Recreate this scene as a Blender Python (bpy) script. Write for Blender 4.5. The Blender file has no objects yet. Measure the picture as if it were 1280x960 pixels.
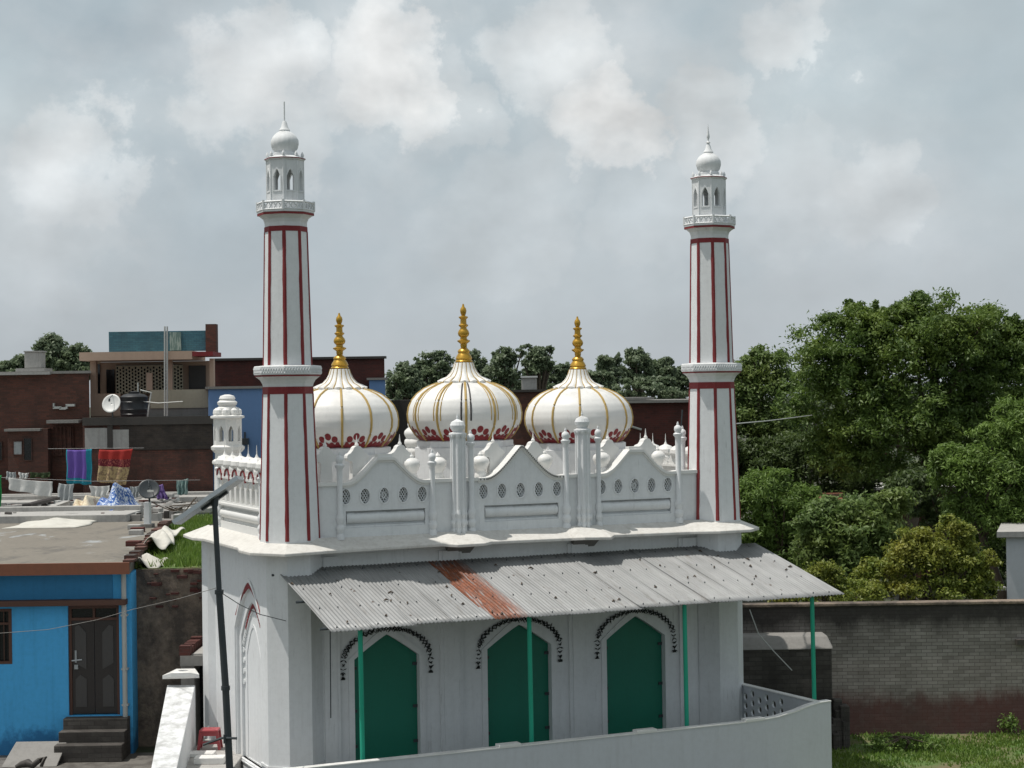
import bpy, math, random
import numpy as np
from mathutils import Vector, Matrix
from mathutils.geometry import tessellate_polygon
random.seed(7); RNG = np.random.default_rng(11)
PI = math.pi
scene = bpy.context.scene
COL = scene.collection
# ------------------------------------------------------------------ camera model (real position, 35 m from the mosque, on a roof)
FOC = 2200.0; PHI = math.radians(24.5); H = 7.4
sP, cP = math.sin(PHI), math.cos(PHI)
CAM = Vector((-10.28, -33.12, H))
R0 = Vector((cP, -sP, 0)); F0 = Vector((sP, cP, 0)); UP = Vector((0, 0, 1))
pit = math.atan(15 / FOC); roll = 0.014
F = F0 * math.cos(pit) + UP * math.sin(pit); U0 = UP * math.cos(pit) - F0 * math.sin(pit)
R = R0 * math.cos(roll) - U0 * math.sin(roll); U = U0 * math.cos(roll) + R0 * math.sin(roll)
def ray(x, y): return F + R * ((x - 640) / FOC) + U * ((480 - y) / FOC)
def onY(x, y, Y):
    d = ray(x, y); return CAM + d * ((Y - CAM.y) / d.y)
def onZ(x, y, Z):
    d = ray(x, y); return CAM + d * ((Z - CAM.z) / d.z)
def rz(x, y, w):                     # street frame: (right, depth, height) measured from the foot of the camera
    d = ray(x, y); k = w / d.dot(F0); p = d * k
    return (p.dot(R0), p.z + H)
def toC(v): 
    q = Vector(v) - Vector((CAM.x, CAM.y, 0)); return (q.dot(R0), q.dot(F0), v[2])

cam = bpy.data.cameras.new('camera'); co = bpy.data.objects.new('camera', cam); COL.objects.link(co)
cam.sensor_width = 36; cam.lens = FOC / 1280 * 36; cam.clip_end = 6000; cam.clip_start = .1
M4 = Matrix((R, U, -F)).transposed().to_4x4(); M4.translation = CAM; co.matrix_world = M4
scene.camera = co

# ------------------------------------------------------------------ materials
MATS = {}
class NT:
    def __init__(s, name):
        m = bpy.data.materials.new(name); m.use_nodes = True; s.m = m; s.t = m.node_tree; s.n = s.t.nodes
        s.b = s.n['Principled BSDF']; s.b.inputs['Roughness'].default_value = .8
        s.tc = s.n.new('ShaderNodeTexCoord')
    def new(s, k, **kw):
        n = s.n.new(k)
        for a, v in kw.items(): setattr(n, a, v)
        return n
    def link(s, a, b): s.t.links.new(a, b)
    def coord(s, kind='Object', scale=(1, 1, 1)):
        mp = s.new('ShaderNodeMapping'); mp.inputs['Scale'].default_value = scale
        s.link(s.tc.outputs[kind], mp.inputs['Vector']); return mp.outputs[0]
    def noise(s, scale, detail=5, rough=.6, vec=None, vs=(1, 1, 1), dist=0):
        n = s.new('ShaderNodeTexNoise'); n.inputs['Scale'].default_value = scale; n.inputs['Detail'].default_value = detail
        n.inputs['Roughness'].default_value = rough; n.inputs['Distortion'].default_value = dist
        s.link(vec or s.coord(scale=vs), n.inputs['Vector']); return n.outputs['Fac']
    def ramp(s, fac, stops):
        r = s.new('ShaderNodeValToRGB'); e = r.color_ramp.elements
        while len(e) < len(stops): e.new(.5)
        for i, (p, c) in enumerate(stops):
            e[i].position = p; e[i].color = (c, c, c, 1) if isinstance(c, (int, float)) else (*c, 1)
        s.link(fac, r.inputs[0]); return r.outputs[0]
    def mix(s, fac, a, b, mode='MIX'):
        n = s.new('ShaderNodeMix', data_type='RGBA', blend_type=mode)
        for sock, v in ((n.inputs[0], fac), (n.inputs[6], a), (n.inputs[7], b)):
            if hasattr(v, 'links') or isinstance(v, bpy.types.NodeSocket): s.link(v, sock)
            elif isinstance(v, (int, float)): sock.default_value = v
            else: sock.default_value = (*v, 1)
        return n.outputs[2]
    def math(s, op, a, b=0, c=0):
        n = s.new('ShaderNodeMath', operation=op)
        for i, v in enumerate((a, b, c)):
            if isinstance(v, bpy.types.NodeSocket): s.link(v, n.inputs[i])
            else: n.inputs[i].default_value = v
        return n.outputs[0]
    def color(s, c):
        if isinstance(c, bpy.types.NodeSocket): s.link(c, s.b.inputs['Base Color'])
        else: s.b.inputs['Base Color'].default_value = (*c, 1)
    def bump(s, h, strength=.3, dist=.02):
        b = s.new('ShaderNodeBump'); b.inputs['Strength'].default_value = strength; b.inputs['Distance'].default_value = dist
        s.link(h, b.inputs['Height']); s.link(b.outputs[0], s.b.inputs['Normal'])
def mul(c, k): return tuple(min(1, x * k) for x in c)
def paint(name, c, dirt=(.25, .24, .22), amt=.35, rough=.7, streak=True, metal=0, bump=.15, scale=1.0):
    t = NT(name)
    n1 = t.noise(1.3 * scale, 6, .65); n2 = t.noise(9 * scale, 5, .7); 
    f1 = t.ramp(n1, [(.35, 0), (.75, 1)]); f2 = t.ramp(n2, [(.45, 0), (.8, 1)])
    col = t.mix(t.math('MULTIPLY', f1, amt * .5), c, mul(c, .72))
    if streak:
        st = t.ramp(t.noise(1.0, 5, .7, vs=(7 * scale, 7 * scale, .55 * scale)), [(.5, 0), (.78, 1)])
        col = t.mix(t.math('MULTIPLY', st, amt), col, tuple((a + b) / 2 for a, b in zip(dirt, c)))
    col = t.mix(t.math('MULTIPLY', f2, amt * .45), col, dirt)
    t.color(col); t.b.inputs['Roughness'].default_value = rough; t.b.inputs['Metallic'].default_value = metal
    if bump: t.bump(n2, bump, .02)
    MATS[name] = t.m; return t
paint('white_paint', (.74, .755, .765), (.33, .33, .32), .38)
t = MATS_T = None
def mould(name, k):
    m = MATS[name]; nt_ = m.node_tree; T = NT.__new__(NT); T.m = m; T.t = nt_; T.n = nt_.nodes; T.b = T.n['Principled BSDF']; T.tc = [n for n in T.n if n.type == 'TEX_COORD'][0]
    old = T.b.inputs['Base Color'].links[0].from_socket
    dr_ = T.math('MULTIPLY', T.ramp(T.noise(1, 7, .78, vs=(11, 11, .8)), [(.58, 0), (.70, 1)]), T.ramp(T.noise(.8, 4, .6), [(.45, 0), (.62, 1)]))
    sp_ = T.ramp(T.noise(17, 7, .8), [(.655, 0), (.70, .8)])
    geo = T.new('ShaderNodeNewGeometry'); sx = T.new('ShaderNodeSeparateXYZ'); T.link(geo.outputs['Normal'], sx.inputs[0])
    flat = T.math('MULTIPLY', T.ramp(sx.outputs[2], [(.45, 0), (.9, 1)]), T.ramp(T.noise(3.5, 6, .7), [(.42, 0), (.66, 1)]))
    f = T.math('MAXIMUM', T.math('MULTIPLY', dr_, k), T.math('MAXIMUM', T.math('MULTIPLY', sp_, k * .8), T.math('MULTIPLY', flat, k * .9)))
    T.color(T.mix(f, old, (.15, .145, .13)))
mould('white_paint', .60)
paint('white_dome', (.76, .755, .735), (.42, .40, .36), .22, rough=.5)
mould('white_dome', .30)
paint('slab_white', (.62, .605, .57), (.20, .17, .13), .7)
paint('grey_white', (.56, .58, .61), (.30, .29, .28), .35)
t = paint('red_paint', (.20, .014, .018), (.10, .04, .04), .35, streak=False, rough=.7)
old = t.b.inputs['Base Color'].links[0].from_socket; old = t.mix(t.ramp(t.noise(3, 5, .6, vs=(1, 1, .4)), [(.4, 0), (.75, .5)]), old, (.28, .05, .05)); t.color(t.mix(t.ramp(t.noise(22, 6, .75), [(.66, 0), (.70, .75)]), old, (.6, .56, .54)))
paint('maroon_paint', (.21, .012, .018), (.10, .04, .04), .25, streak=False, rough=.6)
paint('gold_paint', (.50, .29, .035), (.15, .08, .02), .5, streak=False, rough=.32, metal=.5, scale=4)
paint('rib_gold', (.44, .30, .09), (.2, .14, .06), .5, streak=False, rough=.5)
paint('black_line', (.035, .03, .03), (.05, .05, .05), .2, streak=False)
paint('garland_paint', (.016, .02, .02), (.05, .05, .05), .2, streak=False)
mould('grey_white', .45)
paint('green_door', (.003, .165, .105), (.005, .075, .05), .35, rough=.5)
paint('green_post', (.008, .36, .23), (.02, .12, .08), .3, rough=.45)
paint('grey_concrete', (.24, .23, .215), (.09, .08, .07), .7)
t = paint('roof_concrete', (.20, .178, .145), (.07, .06, .05), .9, scale=.8)
old = t.b.inputs['Base Color'].links[0].from_socket; c_ = t.mix(t.ramp(t.noise(.5, 7, .75, vs=(1, .45, 1), dist=.8), [(.50, 0), (.60, .7)]), old, (.085, .078, .068)); t.color(t.mix(t.ramp(t.noise(.7, 6, .7, vs=(1, .3, 1), dist=1.2), [(.60, 0), (.66, .8)]), c_, (.34, .36, .37)))
paint('pale_concrete', (.40, .39, .37), (.12, .11, .10), .8)
t = paint('mud_plaster', (.26, .20, .15), (.03, .025, .02), .9)
old = t.b.inputs['Base Color'].links[0].from_socket; t.color(t.mix(t.ramp(t.noise(.9, 7, .75), [(.42, 0), (.58, .85)]), old, (.05, .04, .033))); t.bump(t.noise(7, 6, .7), .7, .05)
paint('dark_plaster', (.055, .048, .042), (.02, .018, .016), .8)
t = paint('blue_wall', (.07, .42, .80), (.012, .13, .30), .5)
z_ = t.new('ShaderNodeSeparateXYZ'); t.link(t.tc.outputs['Object'], z_.inputs[0]); old = t.b.inputs['Base Color'].links[0].from_socket
low = t.ramp(t.math('ADD', t.math('MULTIPLY', z_.outputs[2], .5), t.math('MULTIPLY', t.noise(1.6, 6, .7), .9)), [(.62, 1), (.78, 0)])
t.color(t.mix(t.math('MULTIPLY', low, .8), old, (.010, .12, .30)))
paint('blue_shade_band', (.03, .22, .45), (.006, .06, .13), .4)  # darker blue with the shade under the eave put into the colour
paint('sky_blue_wall', (.15, .27, .50), (.07, .12, .22), .25)
paint('brown_frame', (.10, .045, .03), (.05, .03, .025), .5)
paint('fascia_red', (.23, .085, .045), (.08, .04, .03), .5)
paint('pink_wall', (.50, .36, .27), (.25, .17, .13), .4)
paint('cream_wall', (.48, .44, .33), (.20, .18, .13), .45)
paint('dark_wood', (.032, .026, .024), (.015, .012, .011), .4, rough=.4)
paint('panel_wood', (.065, .06, .058), (.03, .028, .026), .3, rough=.4)
paint('black_plastic', (.012, .013, .016), (.04, .04, .04), .3, rough=.4, streak=False)
paint('dark_metal', (.035, .045, .052), (.09, .06, .045), .4, rough=.45)
paint('grey_metal', (.42, .45, .47), (.2, .2, .2), .3, rough=.35, metal=.6)
paint('white_plastic', (.68, .68, .66), (.3, .28, .25), .3, rough=.45)
paint('red_plastic', (.36, .06, .07), (.2, .05, .05), .3, rough=.4, streak=False)
paint('pale_pipe', (.46, .47, .45), (.25, .24, .22), .3, rough=.5)
paint('tin_grey', (.40, .41, .41), (.16, .12, .09), .6, rough=.5)
paint('bark', (.09, .065, .045), (.03, .025, .02), .8)
paint('pane_dark', (.012, .013, .015), (.03, .03, .03), .2, rough=.15, streak=False)
paint('solar_cell_sheen', (.22, .24, .27), (.3, .3, .3), .2, rough=.15, streak=False)  # pale grey stands in for sky reflected in the cells
def brick(name, c1, c2, mortar, scale=4.0, stain=.6, stain_c=(.02, .017, .015), zband=None):
    t = NT(name)
    sep = t.new('ShaderNodeSeparateXYZ'); t.link(t.tc.outputs['Object'], sep.inputs[0])
    cmb = t.new('ShaderNodeCombineXYZ'); t.link(t.math('ADD', sep.outputs[0], sep.outputs[1]), cmb.inputs[0]); t.link(sep.outputs[2], cmb.inputs[1])
    b = t.new('ShaderNodeTexBrick'); b.inputs['Scale'].default_value = scale; t.link(cmb.outputs[0], b.inputs['Vector'])
    b.inputs['Color1'].default_value = (*c1, 1); b.inputs['Color2'].default_value = (*c2, 1); b.inputs['Mortar'].default_value = (*mortar, 1)
    b.inputs['Mortar Size'].default_value = .018; b.inputs['Mortar Smooth'].default_value = .3; b.inputs['Brick Width'].default_value = .9; b.inputs['Row Height'].default_value = .3
    n1 = t.noise(.9, 7, .7); n2 = t.noise(6, 6, .7)
    col = b.outputs['Color']
    if zband:
        z = t.math('ADD', sep.outputs[2], t.math('MULTIPLY', t.math('SUBTRACT', t.noise(1.2, 6, .7, vs=(1, 1, .35)), .5), 1.1))
        red, top, h0, h1 = zband
        lo = t.ramp(t.math('MULTIPLY', z, 1 / 4.0), [(h0 / 4 - .04, 1), (h0 / 4 + .05, 0)])
        hi = t.ramp(t.math('MULTIPLY', z, 1 / 4.0), [(h1 / 4 - .05, 0), (h1 / 4 + .05, 1)])
        col = t.mix(t.math('MULTIPLY', lo, .85), col, red); col = t.mix(t.math('MULTIPLY', hi, .93), col, top)
    col = t.mix(t.math('MULTIPLY', t.ramp(n1, [(.42, 0), (.68, 1)]), stain), col, stain_c)
    col = t.mix(t.math('MULTIPLY', t.ramp(n2, [(.5, 0), (.75, 1)]), stain * .6), col, mul(c1, .5))
    t.color(col); t.b.inputs['Roughness'].default_value = .9
    t.bump(t.mix(.35, b.outputs['Fac'], n2), .6, -.012)
    MATS[name] = t.m
brick('brick_dark', (.135, .052, .036), (.085, .039, .028), (.075, .055, .048), stain=.45)
brick('brick_stained', (.15, .058, .042), (.10, .048, .036), (.06, .05, .044), stain=.85)
brick('brick_black', (.075, .058, .047), (.05, .04, .035), (.07, .062, .055), stain=.85)
brick('brick_red', (.105, .028, .022), (.07, .023, .019), (.08, .045, .04), stain=.35)
brick('brick_teal', (.055, .17, .22), (.04, .13, .18), (.03, .07, .09), stain=.35, stain_c=(.03, .05, .06))
brick('brick_grey', (.31, .285, .26), (.21, .19, .17), (.07, .06, .052), scale=3.7, stain=.42, stain_c=(.06, .05, .045), zband=((.085, .022, .018), (.025, .022, .02), .85, 2.5))
brick('rubble_grey', (.10, .09, .08), (.06, .052, .046), (.04, .036, .032), scale=3, stain=.8)

def corrugated(name, rust):
    t = NT(name)
    base = t.mix(t.ramp(t.noise(1.1, 5, .6), [(.35, 0), (.7, 1)]), (.235, .24, .24), (.30, .305, .305))
    st = t.ramp(t.noise(1, 6, .7, vs=(14, .5, 1)), [(.5, 0), (.72, 1)])
    base = t.mix(t.math('MULTIPLY', st, .45), base, (.15, .145, .14))
    v = t.new('ShaderNodeTexVoronoi'); v.inputs['Scale'].default_value = 3.1; t.link(t.coord(scale=(1, .75, 1)), v.inputs['Vector'])
    spots = t.math('MULTIPLY', t.ramp(v.outputs['Distance'], [(.075, 1), (.105, 0)]), t.ramp(t.noise(1.7, 3), [(.5, 0), (.56, 1)]))
    base = t.mix(spots, base, (.075, .055, .045))
    if rust:
        sep = t.new('ShaderNodeSeparateXYZ'); t.link(t.coord(), sep.inputs[0])
        e = t.math('ADD', t.math('ADD', sep.outputs[0], t.math('MULTIPLY', sep.outputs[1], .087)), t.math('MULTIPLY', t.math('SUBTRACT', t.noise(1, 6, .8, vs=(24, 1.1, 1)), .5), 1.0))
        f = t.ramp(t.math('SUBTRACT', e, rust), [(.0, 1), (.42, .97), (.60, .5), (.72, .0), (.76, .0), (.78, .7), (.82, .0)])
        rc = t.mix(t.ramp(t.noise(12, 6, .7), [(.35, 0), (.7, 1)]), (.25, .066, .018), (.07, .025, .014))
        f = t.math('MULTIPLY', f, t.ramp(t.noise(1, 5, .7, vs=(34, 1.3, 1)), [(.36, .15), (.46, 1)])); base = t.mix(f, base, rc)
    g2 = t.math('MULTIPLY', t.ramp(t.noise(1, 6, .75, vs=(5, .7, 1), dist=.6), [(.56, 0), (.68, 1)]), .45); base = t.mix(g2, base, (.13, .115, .10))
    r2 = t.math('MULTIPLY', t.ramp(t.noise(1, 7, .8, vs=(7, 1.6, 1), dist=1.0), [(.665, 0), (.70, 1)]), .75); base = t.mix(r2, base, (.15, .06, .035))
    t.color(base); t.b.inputs['Roughness'].default_value = .55; t.b.inputs['Metallic'].default_value = .15
    MATS[name] = t.m
corrugated('tin_sheet', None); corrugated('tin_sheet_rusty', 2.86 - 5 + .139)
def leafmat(name, dark, light, tip):
    t = NT(name)
    a = t.new('ShaderNodeAttribute', attribute_name='var')
    c = t.mix(a.outputs['Fac'], dark, light)
    c = t.mix(t.ramp(t.noise(.55, 3, .6), [(.48, 0), (.72, .8)]), c, tip)
    t.color(c); t.b.inputs['Roughness'].default_value = .55
    tr = t.new('ShaderNodeBsdfTranslucent'); t.link(c, tr.inputs[0]); mx = t.new('ShaderNodeMixShader'); mx.inputs[0].default_value = .4
    t.link(t.b.outputs[0], mx.inputs[1]); t.link(tr.outputs[0], mx.inputs[2]); t.link(mx.outputs[0], t.n['Material Output'].inputs[0])
    MATS[name] = t.m
leafmat('leaf_neem', (.058, .108, .022), (.15, .23, .046), (.20, .27, .05))
leafmat('leaf_dark', (.045, .075, .024), (.10, .145, .042), (.10, .15, .04))
leafmat('leaf_far_hazed', (.12, .165, .10), (.20, .25, .145), (.18, .24, .12))  # paler, greyer leaves: distance haze mixed into the colour
leafmat('leaf_fresh', (.085, .145, .028), (.19, .29, .06), (.19, .29, .06))
leafmat('leaf_yellow', (.13, .19, .03), (.27, .30, .05), (.33, .29, .05))
leafmat('leaf_broad', (.08, .135, .035), (.18, .26, .075), (.22, .27, .06))
leafmat('grass_blade', (.08, .15, .025), (.19, .30, .05), (.22, .28, .06))
t = NT('earth'); t.color(t.mix(t.ramp(t.noise(.4, 7, .7), [(.4, 0), (.6, 1)]), (.05, .045, .03), (.035, .05, .018))); t.bump(t.noise(5, 6), .5, .05); MATS['earth'] = t.m
t = NT('turf'); t.color(t.mix(t.ramp(t.noise(1.3, 7, .7), [(.42, 0), (.62, 1)]), (.08, .15, .03), (.15, .12, .065))); t.bump(t.noise(14, 6), .8, .05); MATS['turf'] = t.m
t = NT('paving'); t.color(t.mix(t.ramp(t.noise(2.3, 7, .7), [(.42, 0), (.62, 1)]), (.15, .14, .125), (.07, .062, .055))); t.bump(t.noise(14, 6), .5, .03); MATS['paving'] = t.m
def fabric(name, fn):
    t = NT(name); t.color(fn(t)); t.b.inputs['Roughness'].default_value = .95; t.bump(t.noise(60, 3), .2, .004); MATS[name] = t.m
fabric('cloth_white', lambda t: t.mix(t.noise(9, 5), (.62, .62, .60), (.40, .41, .40)))
fabric('cloth_grey', lambda t: t.mix(t.noise(14, 5), (.42, .44, .44), (.24, .26, .27)))
fabric('cloth_purple', lambda t: t.mix(t.noise(3, 4, vs=(6, 1, 1)), (.10, .055, .28), (.16, .10, .40)))
fabric('cloth_teal', lambda t: t.mix(t.noise(9, 4), (.01, .17, .25), (.02, .26, .34)))
fabric('cloth_red', lambda t: t.mix(t.noise(9, 4), (.38, .03, .02), (.28, .02, .02)))
fabric('cloth_maroon', lambda t: t.mix(t.ramp(t.noise(16, 2), [(.5, 0), (.56, 1)]), (.12, .01, .02), (.30, .08, .06)))
fabric('cloth_gold', lambda t: t.mix(t.ramp(t.noise(13, 3), [(.48, 0), (.56, 1)]), (.42, .31, .16), (.22, .15, .09)))
fabric('cloth_violet', lambda t: t.mix(t.ramp(t.noise(10, 3), [(.5, 0), (.56, 1)]), (.22, .14, .36), (.09, .04, .18)))
fabric('cloth_green', lambda t: t.mix(t.noise(9, 4), (.01, .20, .05), (.02, .28, .08)))
fabric('cloth_seafoam', lambda t: t.mix(t.ramp(t.noise(3, 2, vs=(6, 1, 1)), [(.45, 0), (.5, 1)]), (.25, .34, .32), (.12, .20, .19)))
fabric('cloth_blue_print', lambda t: t.mix(t.ramp(t.noise(11, 3), [(.5, 0), (.54, 1)]), (.03, .10, .33), (.52, .58, .66)))
fabric('cloth_cream', lambda t: t.mix(t.ramp(t.noise(8, 4), [(.5, 0), (.6, 1)]), (.62, .55, .40), (.42, .30, .22)))
fabric('tarp_white', lambda t: t.mix(t.noise(4, 5), (.66, .65, .60), (.40, .38, .33)))

# ------------------------------------------------------------------ object helpers
ORG = {}
def props(o, label, cat, group=None, kind=None):
    if label: o['label'] = label
    if cat: o['category'] = cat
    if group: o['group'] = group
    if kind: o['kind'] = kind
def thing(name, label, cat, org=(0, 0, 0), frame='M', group=None):
    o = bpy.data.objects.new(name, None); COL.objects.link(o); o.empty_display_size = .3
    if frame == 'M': o.location = org
    else:
        o.location = Vector((CAM.x, CAM.y, 0)) + R0 * org[0] + F0 * org[1] + UP * org[2]; o.rotation_euler = (0, 0, -PHI)
    ORG[o] = Vector(org); props(o, label, cat, group); return o
def circ(r, n, ph=0, cx=0, cy=0): return [(cx + r * math.cos(ph + 2 * PI * i / n), cy + r * math.sin(ph + 2 * PI * i / n)) for i in range(n)]
class MB:
    def __init__(s): s.v = []; s.f = []; s.m = []
    def add(s, vs, fs, m=0):
        b = len(s.v); s.v += [tuple(v) for v in vs]; s.f += [tuple(b + i for i in f) for f in fs]; s.m += [m] * len(fs); return s
    def box(s, x0, x1, y0, y1, z0, z1, m=0):
        return s.add([(x, y, z) for z in (z0, z1) for y in (y0, y1) for x in (x0, x1)],
                     [(0, 2, 3, 1), (4, 5, 7, 6), (0, 1, 5, 4), (2, 6, 7, 3), (0, 4, 6, 2), (1, 3, 7, 5)], m)
    def hexa(s, p, m=0):     # 8 corners bottom 4 ccw then top 4
        return s.add(p, [(3, 2, 1, 0), (4, 5, 6, 7), (0, 1, 5, 4), (1, 2, 6, 5), (2, 3, 7, 6), (3, 0, 4, 7)], m)
    def prism(s, poly, z0, z1, m=0):
        n = len(poly); return s.add([(x, y, z0) for x, y in poly] + [(x, y, z1) for x, y in poly],
                     [tuple(range(n - 1, -1, -1)), tuple(range(n, 2 * n))] + [(i, (i + 1) % n, n + (i + 1) % n, n + i) for i in range(n)], m)
    def lathe(s, prof, n, cx=0, cy=0, ph=0, m=0, caps=True, lobes=None):
        b = []; fs = []
        for r, z in prof:
            for i in range(n):
                a = ph + 2 * PI * i / n; rr = r * (1 + (lobes[1] * abs(math.cos(lobes[0] * (a - ph) / 2)) if lobes else 0))
                b.append((cx + rr * math.cos(a), cy + rr * math.sin(a), z))
        for k in range(len(prof) - 1):
            for i in range(n):
                j = (i + 1) % n; fs.append((k * n + i, k * n + j, (k + 1) * n + j, (k + 1) * n + i))
        if caps: fs += [tuple(range(n - 1, -1, -1)), tuple((len(prof) - 1) * n + i for i in range(n))]
        return s.add(b, fs, m)
    def tube(s, pts, r, n=6, m=0):
        pts = [Vector(p) for p in pts]; rs = r if isinstance(r, (list, tuple)) else [r] * len(pts); b = []; fs = []
        for i, p in enumerate(pts):
            d = (pts[min(i + 1, len(pts) - 1)] - pts[max(i - 1, 0)]).normalized()
            a = d.cross(Vector((0, 0, 1)) if abs(d.z) < .9 else Vector((1, 0, 0))).normalized(); c = d.cross(a)
            b += [p + (a * math.cos(2 * PI * k / n) + c * math.sin(2 * PI * k / n)) * rs[i] for k in range(n)]
        for i in range(len(pts) - 1):
            for k in range(n): fs.append((i * n + k, i * n + (k + 1) % n, (i + 1) * n + (k + 1) % n, (i + 1) * n + k))
        fs += [tuple(range(n - 1, -1, -1)), tuple((len(pts) - 1) * n + k for k in range(n))]
        return s.add(b, fs, m)
    def plate(s, outer, holes, t, fn, m=0):      # outline with holes, thickness t; fn(u, v, d) -> point, d=0 is the front
        loops = [[Vector((u, v, 0)) for u, v in l] for l in [outer] + list(holes)]
        tris = tessellate_polygon(loops); flat = [p for l in loops for p in l]; n = len(flat)
        vs = [fn(p.x, p.y, 0) for p in flat] + [fn(p.x, p.y, t) for p in flat]; fs = []
        for a, b, c in tris: fs += [(a, b, c), (n + c, n + b, n + a)]
        o = 0
        for l in loops:
            k = len(l)
            for i in range(k): fs.append((o + i, o + (i + 1) % k, n + o + (i + 1) % k, n + o + i))
            o += k
        return s.add(vs, fs, m)
    def grid(s, fn, nu, nv, m=0):
        vs = [fn(i / nu, j / nv) for j in range(nv + 1) for i in range(nu + 1)]
        return s.add(vs, [(j * (nu + 1) + i, j * (nu + 1) + i + 1, (j + 1) * (nu + 1) + i + 1, (j + 1) * (nu + 1) + i) for j in range(nv) for i in range(nu)], m)
    def build(s, name, mats, parent=None, label=None, cat=None, group=None, kind=None, smooth=False, bevel=0, org=None, frame='M', thick=0):
        if isinstance(mats, str): mats = [mats]
        me = bpy.data.meshes.new(name)
        p = parent
        while p is not None and p not in ORG: p = p.parent
        o0 = ORG[p] if p is not None else Vector(org or (0, 0, 0))
        me.from_pydata([tuple(Vector(v) - o0) for v in s.v], [], s.f)
        for mm in mats: me.materials.append(MATS[mm])
        me.polygons.foreach_set('material_index', s.m)
        import bmesh
        bm = bmesh.new(); bm.from_mesh(me); bmesh.ops.recalc_face_normals(bm, faces=bm.faces); bm.to_mesh(me); bm.free()
        o = bpy.data.objects.new(name, me); COL.objects.link(o)
        if parent is not None: o.parent = parent
        else:
            ORG[o] = Vector(o0)
            if frame == 'M': o.location = o0
            else: o.location = Vector((CAM.x, CAM.y, 0)) + R0 * o0[0] + F0 * o0[1] + UP * o0[2]; o.rotation_euler = (0, 0, -PHI)
        props(o, label, cat, group, kind)
        if smooth:
            me.polygons.foreach_set('use_smooth', [True] * len(me.polygons))
            me.set_sharp_from_angle(angle=math.radians(42))
        if thick:
            md = o.modifiers.new('thickness', 'SOLIDIFY'); md.thickness = thick
        if bevel:
            md = o.modifiers.new('bevel', 'BEVEL'); md.width = bevel; md.segments = 2; md.limit_method = 'ANGLE'; md.angle_limit = math.radians(40)
        me.update(); return o
OCT = PI / 8
def arch(cx, z0, hw, zs, zp, n=8, bulge=.55):     # pointed arch outline, ccw from bottom left
    L = []
    for i in range(n + 1):
        a = i / n; x = hw * (1 - a); z = zs + (zp - zs) * (math.sin(a * PI / 2) * bulge + a * (1 - bulge)); L.append((x, z))
    right = [(cx + x, z) for x, z in L]; left = [(cx - x, z) for x, z in reversed(L[:-1])]
    return [(cx - hw, z0), (cx + hw, z0)] + right + left
def ell(cx, cz, a, b, n=16): return [(cx + a * math.cos(2 * PI * i / n), cz + b * math.sin(2 * PI * i / n)) for i in range(n)]

# ================================================================== MOSQUE
mq = thing('mosque', 'small white mosque with two tall red-striped minarets and three bulbous domes', 'mosque', (4.8, 2.2, -.5))
XR = 9.6; YB = 4.45
doors = [(1.92, .69), (4.82, .725), (7.54, .705)]
body = MB()
fnF = lambda u, v, d: (u, -.15 + d, v)
body.plate([(.3, -.5), (9.3, -.5), (9.3, 4.47), (.3, 4.47)], [arch(c, .12, hw, 2.24, 2.70, 8, .18) for c, hw in doors], .28, fnF)
body.box(-.30, XR + .3, .45, YB + .35, -.5, 4.46)
fnL = lambda u, v, d: (-.42 + d, u, v)
NY = 1.45
# side wall with nested pointed niche
body.plate([(.3, -.5), (YB - .2, -.5), (YB - .2, 4.465), (.3, 4.465)], [arch(NY, .05, 1.0, 2.7, 3.66, 12, .75)], .14, fnL)
body.plate([(.35, -.4), (2.6, -.4), (2.6, 3.8), (.35, 3.8)], [arch(NY, .05, .84, 2.55, 3.30, 12, .8)], .12, lambda u, v, d: (-.36 + d, u, v))
body.box(-.302, -.2, .3, YB - .2, -.5, 4.46)
for cx, cy in ((0, 0), (XR, 0), (0, YB), (XR, YB)):
    body.prism(circ(.60, 8, OCT, cx, cy), -.5, 4.48)
for x0, x1 in ((.52, .93), (3.05, 3.55), (5.95, 6.42), (8.6, 9.08)):
    body.box(x0, x1, -.20, -.14, .1, 4.3); body.box(x0 + .08, x1 - .08, -.225, -.19, .1, 4.3)
for c, hw in doors:   # raised door surround
    body.plate(arch(c, .1, hw + .12, 2.24, 2.86, 8, .25), [arch(c, .13, hw - .001, 2.241, 2.699, 8, .18)], .03, lambda u, v, d: (u, -.178 + d, v))
for z in (.28,): 
    body.prism(circ(.625, 8, OCT, 0, 0), z, z + .05)
body.build('wall', 'white_paint', mq)
nm = MB()
nm.plate(arch(NY, .0, 1.10, 2.7, 3.80, 12, .75), [arch(NY, .02, 1.04, 2.7, 3.72, 12, .75)], .05, lambda u, v, d: (-.445 + d, u, v), 0)
def strip(o, i, t, fn, m): nm.plate(o + i[::-1], [], t, fn, m)
def archtop(cx, hw, zs, zp, n=12, b=.75): return arch(cx, 0, hw, zs, zp, n, b)[2:]
nm.plate(archtop(NY, 1.035, 2.95, 3.71) + archtop(NY, .96, 2.95, 3.60)[::-1], [], .03, lambda u, v, d: (-.432 + d, u, v), 1)
A = archtop(NY, .80, 2.4, 3.24, 14)
for i, (u, v) in enumerate(A):       # cusps round the inner arch
    nm.plate(ell(u, v, .07, .07, 10), [], .06, lambda u, v, d: (-.33 + d, u, v), 0)
    nm.plate(ell(u, v + .0, .035, .045, 8), [], .02, lambda u, v, d: (-.338 + d, u, v), 1 if 3 < i < 26 else 0)
nm.plate(arch(NY + .12, .05, .52, 2.2, 2.85, 10, .85), [arch(NY + .12, .08, .46, 2.2, 2.78, 10, .85)], .04, lambda u, v, d: (-.315 + d, u, v), 0)
for k in range(4):
    for s in (-1, 1): nm.plate(ell(NY + s * .80, 2.25 - k * .22, .05, .06, 8), [], .05, lambda u, v, d: (-.33 + d, u, v), 0)
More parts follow.
